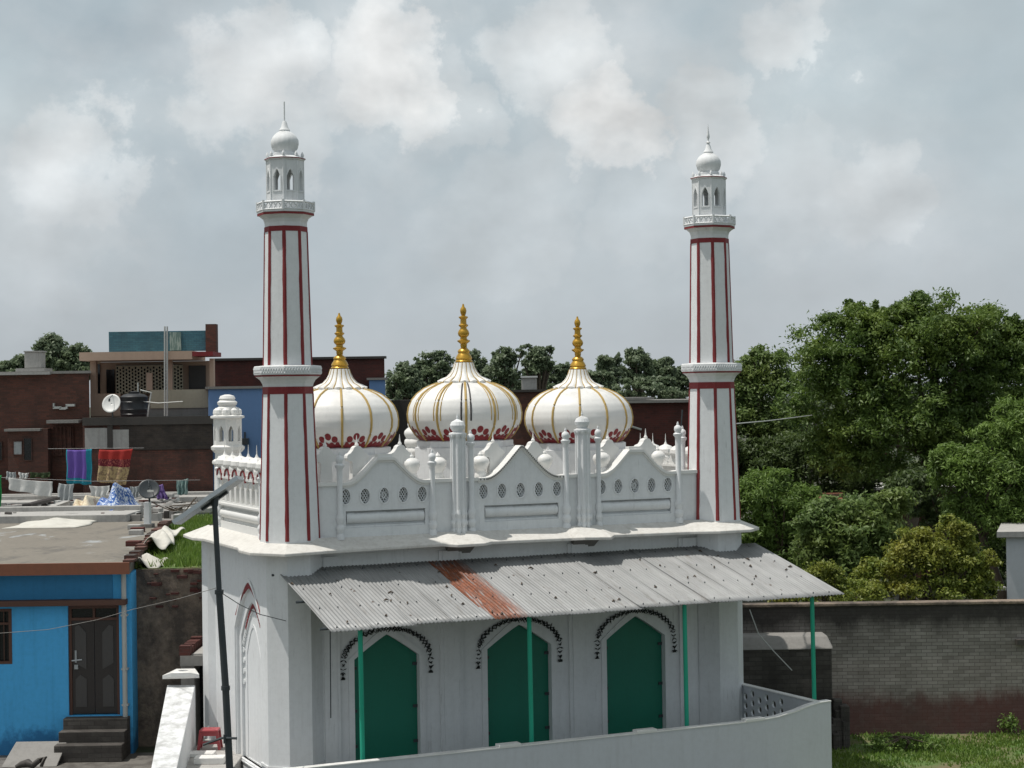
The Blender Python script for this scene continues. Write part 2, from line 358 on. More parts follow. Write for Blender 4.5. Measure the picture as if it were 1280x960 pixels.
nm.build('niche', ['white_paint', 'red_paint'], mq)
for c, hw in doors:
    d = MB(); d.plate(arch(c, .1, hw - .004, 2.235, 2.695, 8, .18), [], .05, lambda u, v, d: (u, -.02 + d, v))
    dd = d.build('door', 'green_door', mq)
    for s in (-1, 1):
        for z in (.5, 1.2, 2.05): k = MB(); k.box(c + s * (hw - .05) - .045, c + s * (hw - .05) + .045, -.045, -.018, z - .03, z + .03); k.build('hinge', 'dark_metal', dd)
    g = MB(); 
    for strand in (0, 1):
        N = 74
        for i in range(N):
            a = i / (N - 1); th = PI * (1.0 - a)
            rr = .93 + (.035 if strand else -.035) * math.sin(i * 1.1) + random.uniform(-.014, .014)
            if th > PI * .5: q = th
            x = c + rr * math.cos(th) * (1 if abs(math.cos(th)) > 0 else 1); z = 2.12 + rr * .74 * abs(math.sin(th)) ** .85
            if a < .07 or a > .93: z -= .22 * (1 - min(a, 1 - a) / .07)
            ang = th + PI / 2 + (0.9 if (i + strand) % 2 else -.9); l = random.uniform(.028, .058); w_ = random.uniform(.009, .018); ang += random.uniform(-.3, .3)
            ca, sa = math.cos(ang), math.sin(ang)
            g.plate([(x - l * ca, z - l * sa), (x + w_ * sa, z - w_ * ca), (x + l * ca, z + l * sa), (x - w_ * sa, z + w_ * ca)], [], .012, lambda u, v, d: (u, -.19 + d, v))
    for s in (-1, 1):
        g.plate([(c + s * .93 - .05, 1.86), (c + s * .93 + .05, 1.86), (c + s * .93, 1.93), (c + s * .93 + .04, 1.99), (c + s * .93 - .04, 1.99), (c + s * .93 - .005, 1.93)], [], .012, lambda u, v, d: (u, -.19 + d, v))
    g.build('arch_garland', 'garland_paint', mq)
# ---- eave slab with bulges
def bulge8(cx, cy, a, keep):
    r = a / math.cos(OCT); return [(cx + r * math.cos(t), cy + r * math.sin(t)) for t in keep]
A8 = [OCT + k * PI / 4 for k in range(8)]
outer = []; inner = []
def seg(o, i): outer.append(o); inner.append(i)
for k in (3, 4, 5, 6): p = bulge8(0, 0, .92, [A8[k]])[0]; seg(p, (p[0] * .45, p[1] * .45))
seg((.95, -.62), (.95, -.12))
for px, w0 in ((3.50, .55), (6.33, .5)):
    seg((px - w0, -.62), (px - w0, -.12)); seg((px - .3, -.86), (px - .3, -.25)); seg((px + .3, -.86), (px + .3, -.25)); seg((px + w0, -.62), (px + w0, -.12))
seg((XR - .95, -.62), (XR - .95, -.12))
for k in (5, 6, 7, 0): p = bulge8(XR, 0, .92, [A8[k]])[0]; seg(p, (XR + (p[0] - XR) * .45, p[1] * .45))
seg((XR + .75, .9), (XR + .3, .9)); seg((XR + .75, YB - .9), (XR + .3, YB - .9))
for k in (7, 0, 1, 2): p = bulge8(XR, YB, .92, [A8[k]])[0]; seg(p, (XR + (p[0] - XR) * .45, YB + (p[1] - YB) * .45))
for k in (1, 2, 3, 4): p = bulge8(0, YB, .92, [A8[k]])[0]; seg(p, (p[0] * .45, YB + (p[1] - YB) * .45))
seg((-.80, YB - .9), (-.3, YB - .9)); seg((-.80, .9), (-.3, .9))
ch = MB(); n = len(outer); vs = []
def jit(i): return .012 * math.sin(i * 2.7)
for i in range(n): vs.append((*inner[i], 4.68))
for i in range(n): vs.append((*outer[i], 4.47 + jit(i)))
for i in range(n): vs.append((*outer[i], 4.41 + jit(i)))
for i in range(n): vs.append((*inner[i], 4.455))
ch.add(vs, [(k * n + i, k * n + (i + 1) % n, (k + 1) * n + (i + 1) % n, (k + 1) * n + i) for k in range(3) for i in range(n)])
ch.add([(*p, 4.66) for p in inner], [tuple(range(n))])
ch.build('eave', 'slab_white', mq, bevel=.012)
for px in (3.5, 6.33):
    bk = MB(); bk.hexa([(px - .25, -.12, 4.2), (px + .25, -.12, 4.2), (px + .25, .0, 4.2), (px - .25, .0, 4.2), (px - .32, -.5, 4.5), (px + .32, -.5, 4.5), (px + .32, 0, 4.5), (px - .32, 0, 4.5)])
    bk.build('bracket', 'grey_concrete', mq)

# ---- minarets
def minaret(cx, cy, right):
    s = MB()
    s.lathe([(.585, 4.60), (.492, 7.50)], 8, cx, cy, OCT)
    s.lathe([(.50, 7.50), (.495, 7.64)], 8, cx, cy, OCT, 1)
    s.lathe([(.485, 7.64), (.50, 7.70), (.54, 7.77), (.60, 7.82), (.63, 7.84)], 8, cx, cy, OCT)
    s.lathe([(.642, 7.84), (.642, 7.87)], 8, cx, cy, OCT, 1)
    s.lathe([(.475, 8.05), (.418, 10.66)], 8, cx, cy, OCT)
    s.lathe([(.425, 10.66), (.422, 10.76)], 8, cx, cy, OCT, 1)
    s.lathe([(.412, 10.76), (.415, 10.84), (.44, 10.91), (.50, 10.96), (.54, 10.98)], 8, cx, cy, OCT)
    s.lathe([(.556, 10.98), (.556, 11.02)], 8, cx, cy, OCT, 1)
    o = s.build('minaret', ['white_paint', 'red_paint'], mq)
    def edges(z0, z1, r0, r1):
        for k in range(8):
            a = A8[k]
            st = MB(); P = []; nz_ = 14; wob = [random.uniform(.90, 1.10) for _ in range(nz_ + 1)]; sh = [random.uniform(-.003, .003) for _ in range(nz_ + 1)]
            for q in range(nz_ + 1):
                f = q / nz_; z = z0 + (z1 - z0) * f; r = r0 + (r1 - r0) * f
                c = Vector((cx + r * math.cos(a), cy + r * math.sin(a), z)); ww = .043 * (r / r0) * wob[q]
                d1 = Vector((math.cos(a + PI / 2 + OCT), math.sin(a + PI / 2 + OCT), 0)); d2 = Vector((math.cos(a - PI / 2 - OCT), math.sin(a - PI / 2 - OCT), 0))
                out = Vector((math.cos(a), math.sin(a), 0)) * .010
                P += [c + d1 * (ww + sh[q]) - out * .6, c + d1 * (ww + sh[q]) + out, c + out * 1.1, c + d2 * (ww - sh[q]) + out, c + d2 * (ww - sh[q]) - out * .6]
            st.add(P, [(5 * q + i_, 5 * q + i_ + 1, 5 * q + 6 + i_, 5 * q + 5 + i_) for q in range(nz_) for i_ in range(4)] + [(0, 1, 2, 3, 4), tuple(5 * nz_ + i_ for i_ in range(5))])
            st.build('stripe', 'red_paint', o)
    edges(4.66, 7.5, .583, .492); edges(8.06, 10.66, .475, .418)
    g = MB(); g.lathe([(.645, 7.872), (.66, 7.88), (.66, 8.03), (.645, 8.045), (.48, 8.06)], 8, cx, cy, OCT, 0)
    # relief zigzag on the ring band
    r8 = .66
    for k in range(8):
        a0, a1 = A8[k], A8[k] + PI / 4; p0 = Vector((r8 * math.cos(a0), r8 * math.sin(a0))); p1 = Vector((r8 * math.cos(a1), r8 * math.sin(a1)))
        nrm = Vector((math.cos(a0 + OCT), math.sin(a0 + OCT)))
        for j in range(9):
            q = p0.lerp(p1, (j + .5) / 9); tt = (p1 - p0).normalized()
            for sgn in (-1, 1):
                a = q - tt * .028; b = q + tt * .028
                za, zb = (7.90, 8.005) if sgn > 0 else (8.005, 7.90)
                g.tube([(cx + a.x + nrm.x * .004, cy + a.y + nrm.y * .004, za), (cx + b.x + nrm.x * .004, cy + b.y + nrm.y * .004, zb)], .008, 4)
    g.build('ring', 'white_paint', o)
    b = MB(); b.lathe([(.545, 11.022), (.56, 11.03), (.56, 11.06), (.3, 11.065)], 8, cx, cy, OCT)
    rb = .55; ri = .535
    for k in range(8):
        a0, a1 = A8[k], A8[k] + PI / 4
        p0 = Vector((rb * math.cos(a0), rb * math.sin(a0), 0)); p1 = Vector((rb * math.cos(a1), rb * math.sin(a1), 0))
        for zz in (11.075, 11.22): b.tube([(cx + p0.x, cy + p0.y, zz), (cx + p1.x, cy + p1.y, zz)], .022, 4)
        b.tube([(cx + p0.x, cy + p0.y, 11.06), (cx + p0.x, cy + p0.y, 11.255)], .028, 6)
        for j in range(4):
            q0 = p0.lerp(p1, j / 4); q1 = p0.lerp(p1, (j + 1) / 4)
            b.tube([(cx + q0.x, cy + q0.y, 11.07), (cx + q1.x, cy + q1.y, 11.215)], .011, 4); b.tube([(cx + q1.x, cy + q1.y, 11.07), (cx + q0.x, cy + q0.y, 11.215)], .011, 4)
    b.build('balcony', 'white_paint', o)
    l = MB(); ap = .335
    for k in range(8):
        a = k * PI / 4; nx, ny = math.cos(a), math.sin(a); hw = ap * math.tan(OCT)
        fn = lambda u, v, d: (cx + nx * (ap - d) - ny * u * (1 - d / ap), cy + ny * (ap - d) + nx * u * (1 - d / ap), v)
        l.plate([(-hw, 11.065), (hw, 11.065), (hw, 12.06), (-hw, 12.06)], [arch(0, 11.46, .072, 11.72, 11.86, 6, .6)], .05, fn)
        l.plate(arch(0, 11.43, .098, 11.72, 11.90, 6, .6), [arch(0, 11.45, .074, 11.72, 11.865, 6, .6)], .012, lambda u, v, d: (cx + nx * (ap + .01 - d) - ny * u, cy + ny * (ap + .01 - d) + nx * u, v))
        l.tube([(cx + (ap / math.cos(OCT)) * math.cos(a + OCT), cy + (ap / math.cos(OCT)) * math.sin(a + OCT), z) for z in (11.065, 12.06)], .012, 5)
    l.lathe([(.37, 12.05), (.40, 12.075), (.40, 12.10), (.36, 12.12), (.31, 12.14)], 8, cx, cy, OCT)
    l.lathe([(.403, 12.08), (.403, 12.096)], 8, cx, cy, OCT, 1)
    if right: l.prism(circ(.33, 8, OCT, cx, cy), 11.0, 11.12)
    else: l.prism(circ(.22, 8, OCT, cx, cy), 12.14, 12.17)
    l.build('lantern', ['white_paint', 'red_paint'], o)
    dm = MB(); dm.lathe([(.22, 12.14), (.225, 12.2), (.20, 12.23), (.24, 12.29), (.265, 12.38), (.26, 12.46), (.22, 12.54), (.16, 12.60), (.09, 12.64)], 48, cx, cy, 0, 0, lobes=(16, .035))
    for k in range(8):
        a = A8[k]; dm.lathe([(.03, 12.13), (.035, 12.17), (.02, 12.2), (.005, 12.23)], 6, cx + .34 * math.cos(a), cy + .34 * math.sin(a))
    dm.build('cupola', 'white_paint', o, smooth=True)
    f = MB(); f.lathe([(.10, 12.62), (.11, 12.66), (.07, 12.72), (.05, 12.80), (.03, 12.84)], 12, cx, cy)
    if right: f.lathe([(.02, 12.84), (.05, 12.87), (.02, 12.90), (.015, 12.93), (.035, 12.98), (.03, 13.04), (.015, 13.14), (.004, 13.27)], 10, cx, cy)
    else: f.tube([(cx, cy, 12.83), (cx + .0, cy, 13.22)], .014, 6)
    f.build('finial', 'white_paint', o, smooth=True)
minaret(0, 0, False); minaret(XR, 0, True)

# ---- domes
def dome(cx, cy, zb, sc, tip, black):
    prof = [(.94, 0), (1.06, .12), (1.16, .27), (1.21, .42), (1.22, .56), (1.195, .71), (1.13, .86), (1.02, .99), (.87, 1.10), (.69, 1.18), (.50, 1.235), (.33, 1.255)]
    prof = [(r * sc, zb + z * sc) for r, z in prof]
    def surf(th, s, off=0):
        s = max(0, min(len(prof) - 1.001, s)); i = int(s); f = s - i; r = prof[i][0] * (1 - f) + prof[i + 1][0] * f; z = prof[i][1] * (1 - f) + prof[i + 1][1] * f
        return (cx + (r + off) * math.cos(th), cy + (r + off) * math.sin(th), z)
    fine = [(math.hypot(*[a - b for a, b in zip(surf(0, s)[:2], (cx, cy))]), surf(0, s)[2]) for s in [k / 3 for k in range(33)] + [10.999]]
    d = MB(); d.lathe(fine, 72, cx, cy)
    o = d.build('dome', 'white_dome', mq, smooth=True)
    th0 = math.atan2(CAM.y - cy, CAM.x - cx) + math.radians(1.5)
    for k in range(12):
        th = th0 + k * PI / 6
        r = MB(); r.tube([surf(th, s / 3, .004) for s in range(0, 33)], .026 * sc, 6)
        r.build('gold_rib', 'rib_gold', o, smooth=True)
        if black:
            r = MB()
            for dth in (-.085, .085):
                r.tube([surf(th + dth * (1 if k % 2 == 0 else .8), s / 3, .001) for s in range(9, 29)], .019 if k == 0 else .012, 5, 0)
            r.build('painted_line', 'black_line' if k % 12 in (0,) else 'rib_gold', o)
    for k in range(12):
        fl = MB()
        tc = th0 + (k + .5) * PI / 6
        for j, (da, ds, pa, lw) in enumerate(((0, 1.75, 0, 1), (-.12, 1.38, .6, .95), (.12, 1.38, -.6, .95), (-.17, .45, 1.0, .8), (.17, .45, -1.0, .8), (-.055, .62, .3, .75), (.055, .62, -.3, .75), (0, .35, 0, .8), (-.11, .3, 0, .7), (.11, .3, 0, .7), (-.205, .22, 1.2, .62), (.205, .22, -1.2, .62), (-.17, .75, .9, .6), (.17, .75, -.9, .6))):
            pts = []
            for q in range(12):
                a = 2 * PI * q / 12; u = (.060 * lw) * math.cos(a); v = .50 * lw * math.sin(a)
                u, v = u * math.cos(pa) - v * .13 * math.sin(pa), u / .13 * math.sin(pa) + v * math.cos(pa)
                pts.append(surf(tc + da + u, .02 + ds + v, .004 + .0012 * j))
            fl.add([surf(tc + da, .02 + ds, .010 + .0012 * j)] + pts, [(0, 1 + q, 1 + (q + 1) % 12) for q in range(12)])
        fl.build('flower', 'maroon_paint', o)
    bnd = MB(); bnd.lathe([(surf(0, q)[0] - cx + .006, surf(0, q)[2]) for q in (0, .2, .4)], 72, cx, cy, 0, 0, caps=False); bnd.build('base_band', 'maroon_paint', o)
    zt = prof[-1][1]
    col = MB(); prs = [(.46, -.07), (.54, -.055), (.56, .0), (.48, .045), (.37, .10), (.29, .19), (.24, .29), (.205, .40)]
    N = 96; vs = []; fs = []
    for i, (r, z) in enumerate(prs):
        for j in range(N):
            a = 2 * PI * j / N; lob = abs(math.cos(a * 8)); k = max(0, 1 - i / 7)
            rr = r * sc * (1 + .15 * k * (lob - .6)); vs.append((cx + rr * math.cos(a), cy + rr * math.sin(a), zt + z * sc + .05 * k * (lob - .6) * (1 if i < 4 else .4)))
    for i in range(len(prs) - 1):
        for j in range(N): fs.append((i * N + j, i * N + (j + 1) % N, (i + 1) * N + (j + 1) % N, (i + 1) * N + j))
    col.add(vs, fs); col.add([(cx + .3 * math.cos(2 * PI * j / N), cy + .3 * math.sin(2 * PI * j / N), zt - .06) for j in range(N)] + [vs[j] for j in range(N)], [(j, (j + 1) % N, N + (j + 1) % N, N + j) for j in range(N)])
    col.build('lotus_collar', 'white_dome', o, smooth=True)
    ln = MB()
    for j in range(16):
        a = (2 * j + 1) * PI / 16 ; ln.tube([(cx + (r * .955 * sc + .008) * math.cos(a), cy + (r * .955 * sc + .008) * math.sin(a), zt + z * sc) for r, z in prs[1:]], .010, 5)
    ln.build('collar_line', 'rib_gold', o)
    z0 = zt + .40 * sc; L = tip - z0
    F_ = [(.18, 0), (.19, .02), (.165, .05), (.18, .07), (.16, .11), (.12, .16), (.135, .19), (.12, .215), (.06, .25), (.07, .28), (.07, .32), (.135, .36), (.14, .375), (.075, .40), (.07, .43), (.11, .46), (.125, .50), (.11, .54), (.07, .58), (.065, .60), (.10, .625), (.105, .64), (.07, .66), (.065, .70), (.065, .74), (.10, .765), (.10, .78), (.04, .80), (.06, .84), (.07, .88), (.06, .92), (.03, .95), (.015, 1)]
    f = MB(); f.lathe([(r * 1.02, z0 + z * L) for r, z in F_], 20, cx, cy)
    f.build('finial', 'gold_paint', o, smooth=True)
    dr = MB(); dr.lathe([(1.10, 4.6), (1.10, zb - .16), (1.06, zb - .15), (1.06, zb - .02), (.99, zb + .004)], 8, cx, cy, OCT)
    dr.build('drum', 'white_paint', mq)
dome(1.93, 2.5, 6.37, 1.0, 9.22, False)
dome(4.80, 2.5, 6.46, 1.02, 9.44, True)
dome(7.60, 2.5, 6.34, .99, 9.18, False)

# ---- front parapet
def ogee(c, hw, top, zl, zp):
    n = 12; L = [(c - hw, zl)]
    for i in range(n + 1):
        a = i / n; L.append((c - hw + .16 + (hw - .16 - top) * a, zl + (zp - zl) * (a ** 1.75 * .72 + .28 * (.5 - .5 * math.cos(a * PI)))))
    Rr = [(2 * c - x, z) for x, z in reversed(L)]
    return L + Rr
FY = -.17
fnP = lambda u, v, d: (u, FY + d, v)
pn = [(1.94, .98, .17, 1.10, 2.72), (4.92, .98, .03, 4.06, 5.73), (7.60, .95, .17, 6.77, 8.37)]
for idx, (c, hw, top, xa, xb) in enumerate(pn):
    zp = (6.16, 6.32, 6.17)[idx]; og = ogee(c, hw, top, 5.68, zp)
    holes = [ell(xa + (xb - xa) * k / 4, 5.46, .098, .150, 18) for k in range(5)]
    rect = [(c - .84, 4.84), (c + .84, 4.84), (c + .84, 5.17), (c - .84, 5.17)]
    m = MB(); m.plate([(c - hw, 4.6), (c + hw, 4.6)] + og[::-1], holes + [rect], .16, fnP)
    m.box(c - .86, c + .86, FY + .10, FY + .13, 4.8, 5.2)
    m.box(c - hw + .02, c + hw - .02, FY + .165, FY + .185, 5.25, 5.67, 1)  # dark backing added behind the jali holes, its colour standing in for shade
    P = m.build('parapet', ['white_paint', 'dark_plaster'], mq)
    q = MB(); q.tube([(c - .82, FY + .10, 5.03), (c + .82, FY + .10, 5.03)], .115, 18); q.box(c - .838, c + .838, FY + .03, FY + .1, 4.842, 4.88)
    q.box(c - .838, c + .838, FY - .01, FY + .1, 5.172, 5.19)
    q.build('moulding', 'white_paint', P, smooth=True)
    cp = MB()      # coping that follows the curve
    for d0, d1, zo, th in ((-.05, .20, 0, .05),):
        o2 = [(x, z + .06) for x, z in og]
        cp.plate(og + o2[::-1], [], .27, lambda u, v, d: (u, FY - .055 + d, v))
        cp.plate([(x, z - .045) for x, z in og] + og[::-1], [], .03, lambda u, v, d: (u, FY - .022 + d, v))
    if idx == 1:
        for i in range(len(og) - 1):
            for f in (.25, .75):
                x = og[i][0] * (1 - f) + og[i + 1][0] * f; z = og[i][1] * (1 - f) + og[i + 1][1] * f + .03
                cp.plate(ell(x, z, .018, .02, 8), [], .01, lambda u, v, d: (u, FY - .062 + d, v), 1)
    else: cp.box(c - .16, c + .16, FY - .0, FY + .16, zp + .05, zp + .12)
    cp.build('coping', ['white_dome', 'grey_concrete'], P)
    for k in range(5):
        jx = xa + (xb - xa) * k / 4; j = MB()
        j.plate(ell(jx, 5.46, .122, .176, 20), [ell(jx, 5.46, .095, .147, 20)], .02, lambda u, v, d: (u, FY - .014 + d, v))
        for s in (-1, 1):
            for t_ in range(-3, 4):
                L = []
                for y in np.linspace(-.147, .147, 22):
                    x = t_ * .056 + s * y * .62
                    if (x / .096) ** 2 + (y / .148) ** 2 < 1: L.append((x, y))
                if len(L) > 1: j.tube([(jx + L[0][0], FY + .05 + .006 * s, 5.46 + L[0][1]), (jx + L[-1][0], FY + .05 + .006 * s, 5.46 + L[-1][1])], .0105, 4)
        if k == 2:
            j.plate(ell(jx, 5.46, .045, .06, 8), [ell(jx, 5.46, .03, .042, 8)], .02, lambda u, v, d: (u, FY + .03 + d, v))
        j.build('jali_screen', 'white_paint', P)
    for s, mz in ((-1, 0), (1, 0)) + (((-2.45, .3),) if idx == 0 else ()):       # trefoil merlons behind the peak
        mx = c + s * .46; tr = MB()
        ol = [(-.13, 5.7), (.13, 5.7), (.11, 6.1)] + [(.16 + .07 * math.cos(a), 6.22 + .08 * math.sin(a)) for a in np.linspace(-1.9, 1.6, 7)] + [(.10 * math.cos(a), 6.36 + .09 * math.sin(a)) for a in np.linspace(.1, PI - .1, 7)] + [(-.16 + .07 * math.cos(a), 6.22 + .08 * math.sin(a)) for a in np.linspace(PI - 1.6, PI + 1.9, 7)] + [(-.11, 6.1)]
        tr.plate([(mx + u, v) for u, v in ol], [], .20, lambda u, v, d: (u, .14 + d, v))
        tr.lathe([(.035, 6.43), (.045, 6.47), (.02, 6.52), (.015, 6.56), (.004, 6.66)], 8, mx, .22)
        tr.build('merlon', 'white_dome', mq)
def colonnette(x, y, zt, r=.075, z0=4.62, name='colonnette', par=mq, ribs=False):
    k = MB(); p = [(r * 1.35, z0), (r * 1.35, z0 + .08), (r * 1.0, z0 + .12), (r * 1.5, z0 + .2), (r * 1.5, z0 + .24), (r * .95, z0 + .30), (r * 1.45, z0 + .40), (r * 1.4, z0 + .45), (r * .9, z0 + .52), (r * .95, zt - .42),
                   (r * 1.0, zt - .34), (r * 1.5, zt - .30), (r * 1.55, zt - .26), (r * .9, zt - .23), (r * 1.3, zt - .17), (r * 1.15, zt - .11), (r * .4, zt - .07), (r * .45, zt - .05), (r * .15, zt)]
    k.lathe(p, 16, x, y); return k.build(name, 'white_paint', par, smooth=True)
for x in (.97, 2.93): colonnette(x, FY - .03, 6.35, .06)
for x in (3.78, 5.93): colonnette(x, FY - .03, 6.72, .065)
colonnette(6.69, FY - .03, 6.75, .055); colonnette(8.62, FY - .03, 6.80, .065)
colonnette(9.05, .35, 6.7, .06); colonnette(XR - .0, YB, 6.9, .10)
for x, zt in ((3.50, 7.0), (6.33, 7.02)):
    k = MB(); k.prism(circ(.135, 8, OCT, x, FY - .02), 4.6, zt - .38)
    for i in range(8):
        a = A8[i]; px, py = x + .132 * math.cos(a), FY - .02 + .132 * math.sin(a)
        k.lathe([(.045, 4.62), (.045, 4.7), (.03, 4.75), (.055, 4.83), (.055, 4.87), (.03, 4.93), (.05, 5.02), (.03, 5.12), (.028, zt - .45), (.05, zt - .40), (.05, zt - .36)], 8, px, py)
    k.lathe([(.15, zt - .40), (.18, zt - .37), (.18, zt - .34), (.12, zt - .32), (.08, zt - .30)], 16, x, FY - .02)
    k.lathe([(.09, zt - .31), (.14, zt - .24), (.15, zt - .18), (.12, zt - .11), (.05, zt - .07), (.02, zt - .05), (.025, zt - .02), (.004, zt + .06)], 32, x, FY - .02, lobes=(14, .06))
    k.build('pier', 'white_paint', mq)
for x0, x1 in ((.45, .96), (2.92, 3.94), (5.9, 6.65), (8.55, 9.2)):
    lw = MB(); lw.box(x0, x1, FY + .003, FY + .16, 4.6, 5.68); lw.box(x0, x1, FY - .04, FY + .20, 5.68, 5.75, 1)
    lw.build('parapet_link', ['white_paint', 'white_dome'], mq)
for x in (2.62, 4.15, 5.60, 6.95, 3.2, 8.30):
    u = MB(); u.lathe([(.13, 5.74), (.13, 5.80), (.10, 5.86), (.15, 5.95), (.185, 6.03), (.175, 6.10), (.11, 6.16), (.05, 6.18), (.055, 6.21), (.03, 6.24), (.008, 6.28)], 28, x, .16)
    u.build('urn', 'white_dome', mq, smooth=True)
# ---- side parapets
def side(xo, sgn):      # xo outer plane, sgn -1 faces -X
    fn = lambda u, v, d: (xo - sgn * d, u, v)
    ys = np.linspace(.95, 3.65, 8)
    m = MB(); m.plate([(.4, 4.6), (4.1, 4.6), (4.1, 5.78), (.4, 5.78)], [arch(y, 5.26, .12, 5.55, 5.70, 6, .7) for y in ys] + [[(.75, 4.82), (3.85, 4.82), (3.85, 5.14), (.75, 5.14)]], .09, fn)
    m.box(min(xo - sgn * .07, xo - sgn * .16), max(xo - sgn * .07, xo - sgn * .16), .4, 4.1, 4.6, 5.775)
    P = m.build('parapet', 'white_dome', mq)
    q = MB(); q.tube([(xo - sgn * .07, .77, 4.99), (xo - sgn * .07, 3.83, 4.99)], .10, 14); q.box(xo - .04, xo + .04, .4, 4.1, 5.175, 5.215)
    q.build('moulding', 'white_dome', P, smooth=True)
    cr = MB()
    for i, y in enumerate(np.linspace(.72, 3.75, 6)):
        for dy in (-.3, .0,):
            pass
        xm = xo - sgn * .08
        cr.plate([(y - .27, 5.775), (y + .27, 5.775), (y + .27, 5.86)] + [(y + .22 * math.cos(a), 5.86 + .22 * math.sin(a)) for a in np.linspace(0, PI, 9)] + [(y - .27, 5.86)], [], .24, lambda u, v, d: (xo + sgn * .04 - sgn * d, u, v))
        cr.lathe([(.17, 5.98), (.20, 6.04), (.19, 6.12), (.13, 6.19), (.04, 6.23), (.03, 6.25), (.012, 6.30), (.004, 6.48)], 24, xm, y, lobes=(10, .06))
        # red cusped line
        pts = [(xo + sgn * .047, y - .19 + .0 * 1, 5.70), (xo + sgn * .047, y - .185, 5.84)] + [(xo + sgn * .047, y + .15 * math.cos(a) , 5.84 + .10 * math.sin(a)) for a in np.linspace(PI, 0, 7)] + [(xo + sgn * .047, y + .185, 5.80)]
        cr.tube(pts, .022, 5, 1)
    cr.box(min(xo + sgn * .05, xo - sgn * .22), max(xo + sgn * .05, xo - sgn * .22), .4, 4.1, 5.74, 5.79)
    cr.build('crest', ['white_dome', 'red_paint'], P)
    for y in (.75, 3.95): colonnette(xo, y, 6.2 if y > 1 else 6.1, .06)
side(-.34, -1); side(XR + .34, 1)
bp = MB(); bp.box(.3, XR - .3, YB, YB + .14, 4.6, 5.6); bp.box(.3, XR - .3, YB - .04, YB + .18, 5.6, 5.66)
for x in np.linspace(.9, XR - .7, 13):
    bp.lathe([(.15, 5.66), (.19, 5.76), (.18, 5.88), (.10, 5.98), (.03, 6.02), (.012, 6.08), (.004, 6.28)], 20, x, YB + .07, lobes=(8, .05))
bp.build('rear_parapet', 'white_dome', mq)
# rear corner turret
t_ = MB(); cx, cy = 0, YB
t_.lathe([(.31, 4.6), (.30, 5.98), (.345, 6.02), (.345, 6.07), (.28, 6.12), (.28, 6.24), (.36, 6.32), (.37, 6.38), (.31, 6.42)], 8, cx, cy, OCT)
for k in range(8):
    a = k * PI / 4; nx, ny = math.cos(a), math.sin(a); ap = .285; hw = ap * math.tan(OCT)
    t_.plate([(-hw, 6.42), (hw, 6.42), (hw, 6.99), (-hw, 6.99)], [arch(0, 6.5, .06, 6.72, 6.84, 6, .6)], .05, lambda u, v, d: (cx + nx * (ap - d) - ny * u * (1 - d / ap), cy + ny * (ap - d) + nx * u * (1 - d / ap), v))
    t_.lathe([(.08, 7.05), (.10, 7.11), (.09, 7.18), (.03, 7.23)], 10, cx + .22 * math.cos(a + OCT), cy + .22 * math.sin(a + OCT))
t_.lathe([(.30, 6.985), (.37, 7.01), (.37, 7.05), (.25, 7.08), (.24, 7.22), (.17, 7.27), (.21, 7.30), (.22, 7.35), (.16, 7.40), (.18, 7.43), (.15, 7.49), (.05, 7.52)], 24, cx, cy, OCT)
t_.build('turret', 'white_dome', mq)
# layered mihrab cupola at the middle of the rear wall
mh = MB(); mx, my = 4.62, YB + .25
pr = []
for i in range(6):
    z = 5.66 + i * .21; r = .37 if i < 5 else .29
    pr += [(r * .94, z), (r, z + .06), (r * .97, z + .13), (r * .86, z + .17)]
pr += [(.16, 6.95), (.05, 6.99)]
mh.lathe(pr, 48, mx, my, lobes=(8, .06)); mh.build('rear_cupola', 'white_dome', mq, smooth=True)

# ================================================================== AWNING
aw = thing('tin_awning', 'sloping grey corrugated tin awning on green posts along the mosque front', 'awning', (5, -1.6, 0))
def awl(s, t): # s 0..1 along X, t 0..1 down the slope
    xt = -.36 + s * (10.47 + .36); xb = -.19 + s * (10.88 + .19); return (xt + (xb - xt) * t, -.22 + (-2.98 + .22) * t, 4.10 + (3.235 - 4.10) * t)
NS = 14
for k in range(NS):
    m = MB(); off = .004 * (k % 2) + random.uniform(0, .006); c0, c1 = k / NS, (k + 1) / NS + .006; nn = 10 * 6 + 3; tt = random.uniform(-.004, .012)
    lift = .018 if k in (8, 10, 12) else 0
    def f(u, v):
        s = c0 + (c1 - c0) * u; p = awl(min(s, 1.002), v * (1 + tt) if v > .5 else v)
        z = .0105 * math.sin(s * NS * 10 * 2 * PI) + off + lift * (1 - u) ** 3 + .012 * math.sin(v * 5 + k) * v
        return (p[0], p[1], p[2] + z)
    m.grid(f, nn, 10)
    for v in (.06, .36, .66, .95):
        for u in (.2, .62):
            q = f(u + random.uniform(-.02, .02), v); m.lathe([(.012, q[2] - .02), (.014, q[2] + .018), (.006, q[2] + .03)], 6, q[0], q[1], 0, 1)
    for j in range(3):      # curled rust flakes and dry leaves lying on the sheet
        if random.random() < .8:
            q = f(random.random() * .9, random.uniform(.1, .95)); a = random.random() * PI; L = random.uniform(.02, .06)
            m.tube([(q[0] - L * math.cos(a), q[1] - L * math.sin(a), q[2] + .012), (q[0], q[1], q[2] + .035), (q[0] + L * math.cos(a), q[1] + L * math.sin(a), q[2] + .014)], [.008, .02, .008], 5, 2)
    m.build('corrugated_sheet', ['tin_sheet_rusty' if k == 4 else 'tin_sheet', 'dark_metal', 'bark'], aw, smooth=True, thick=.004, label='rust-streaked corrugated sheet' if k == 4 else None)
for t in (.04, .5, .93):
    m = MB(); a = awl(-.0, t); b = awl(1.0, t); m.tube([(a[0] - .12, a[1], a[2] - .05), (b[0], b[1], b[2] - .05)], .025, 6); m.build('purlin', 'dark_metal', aw)
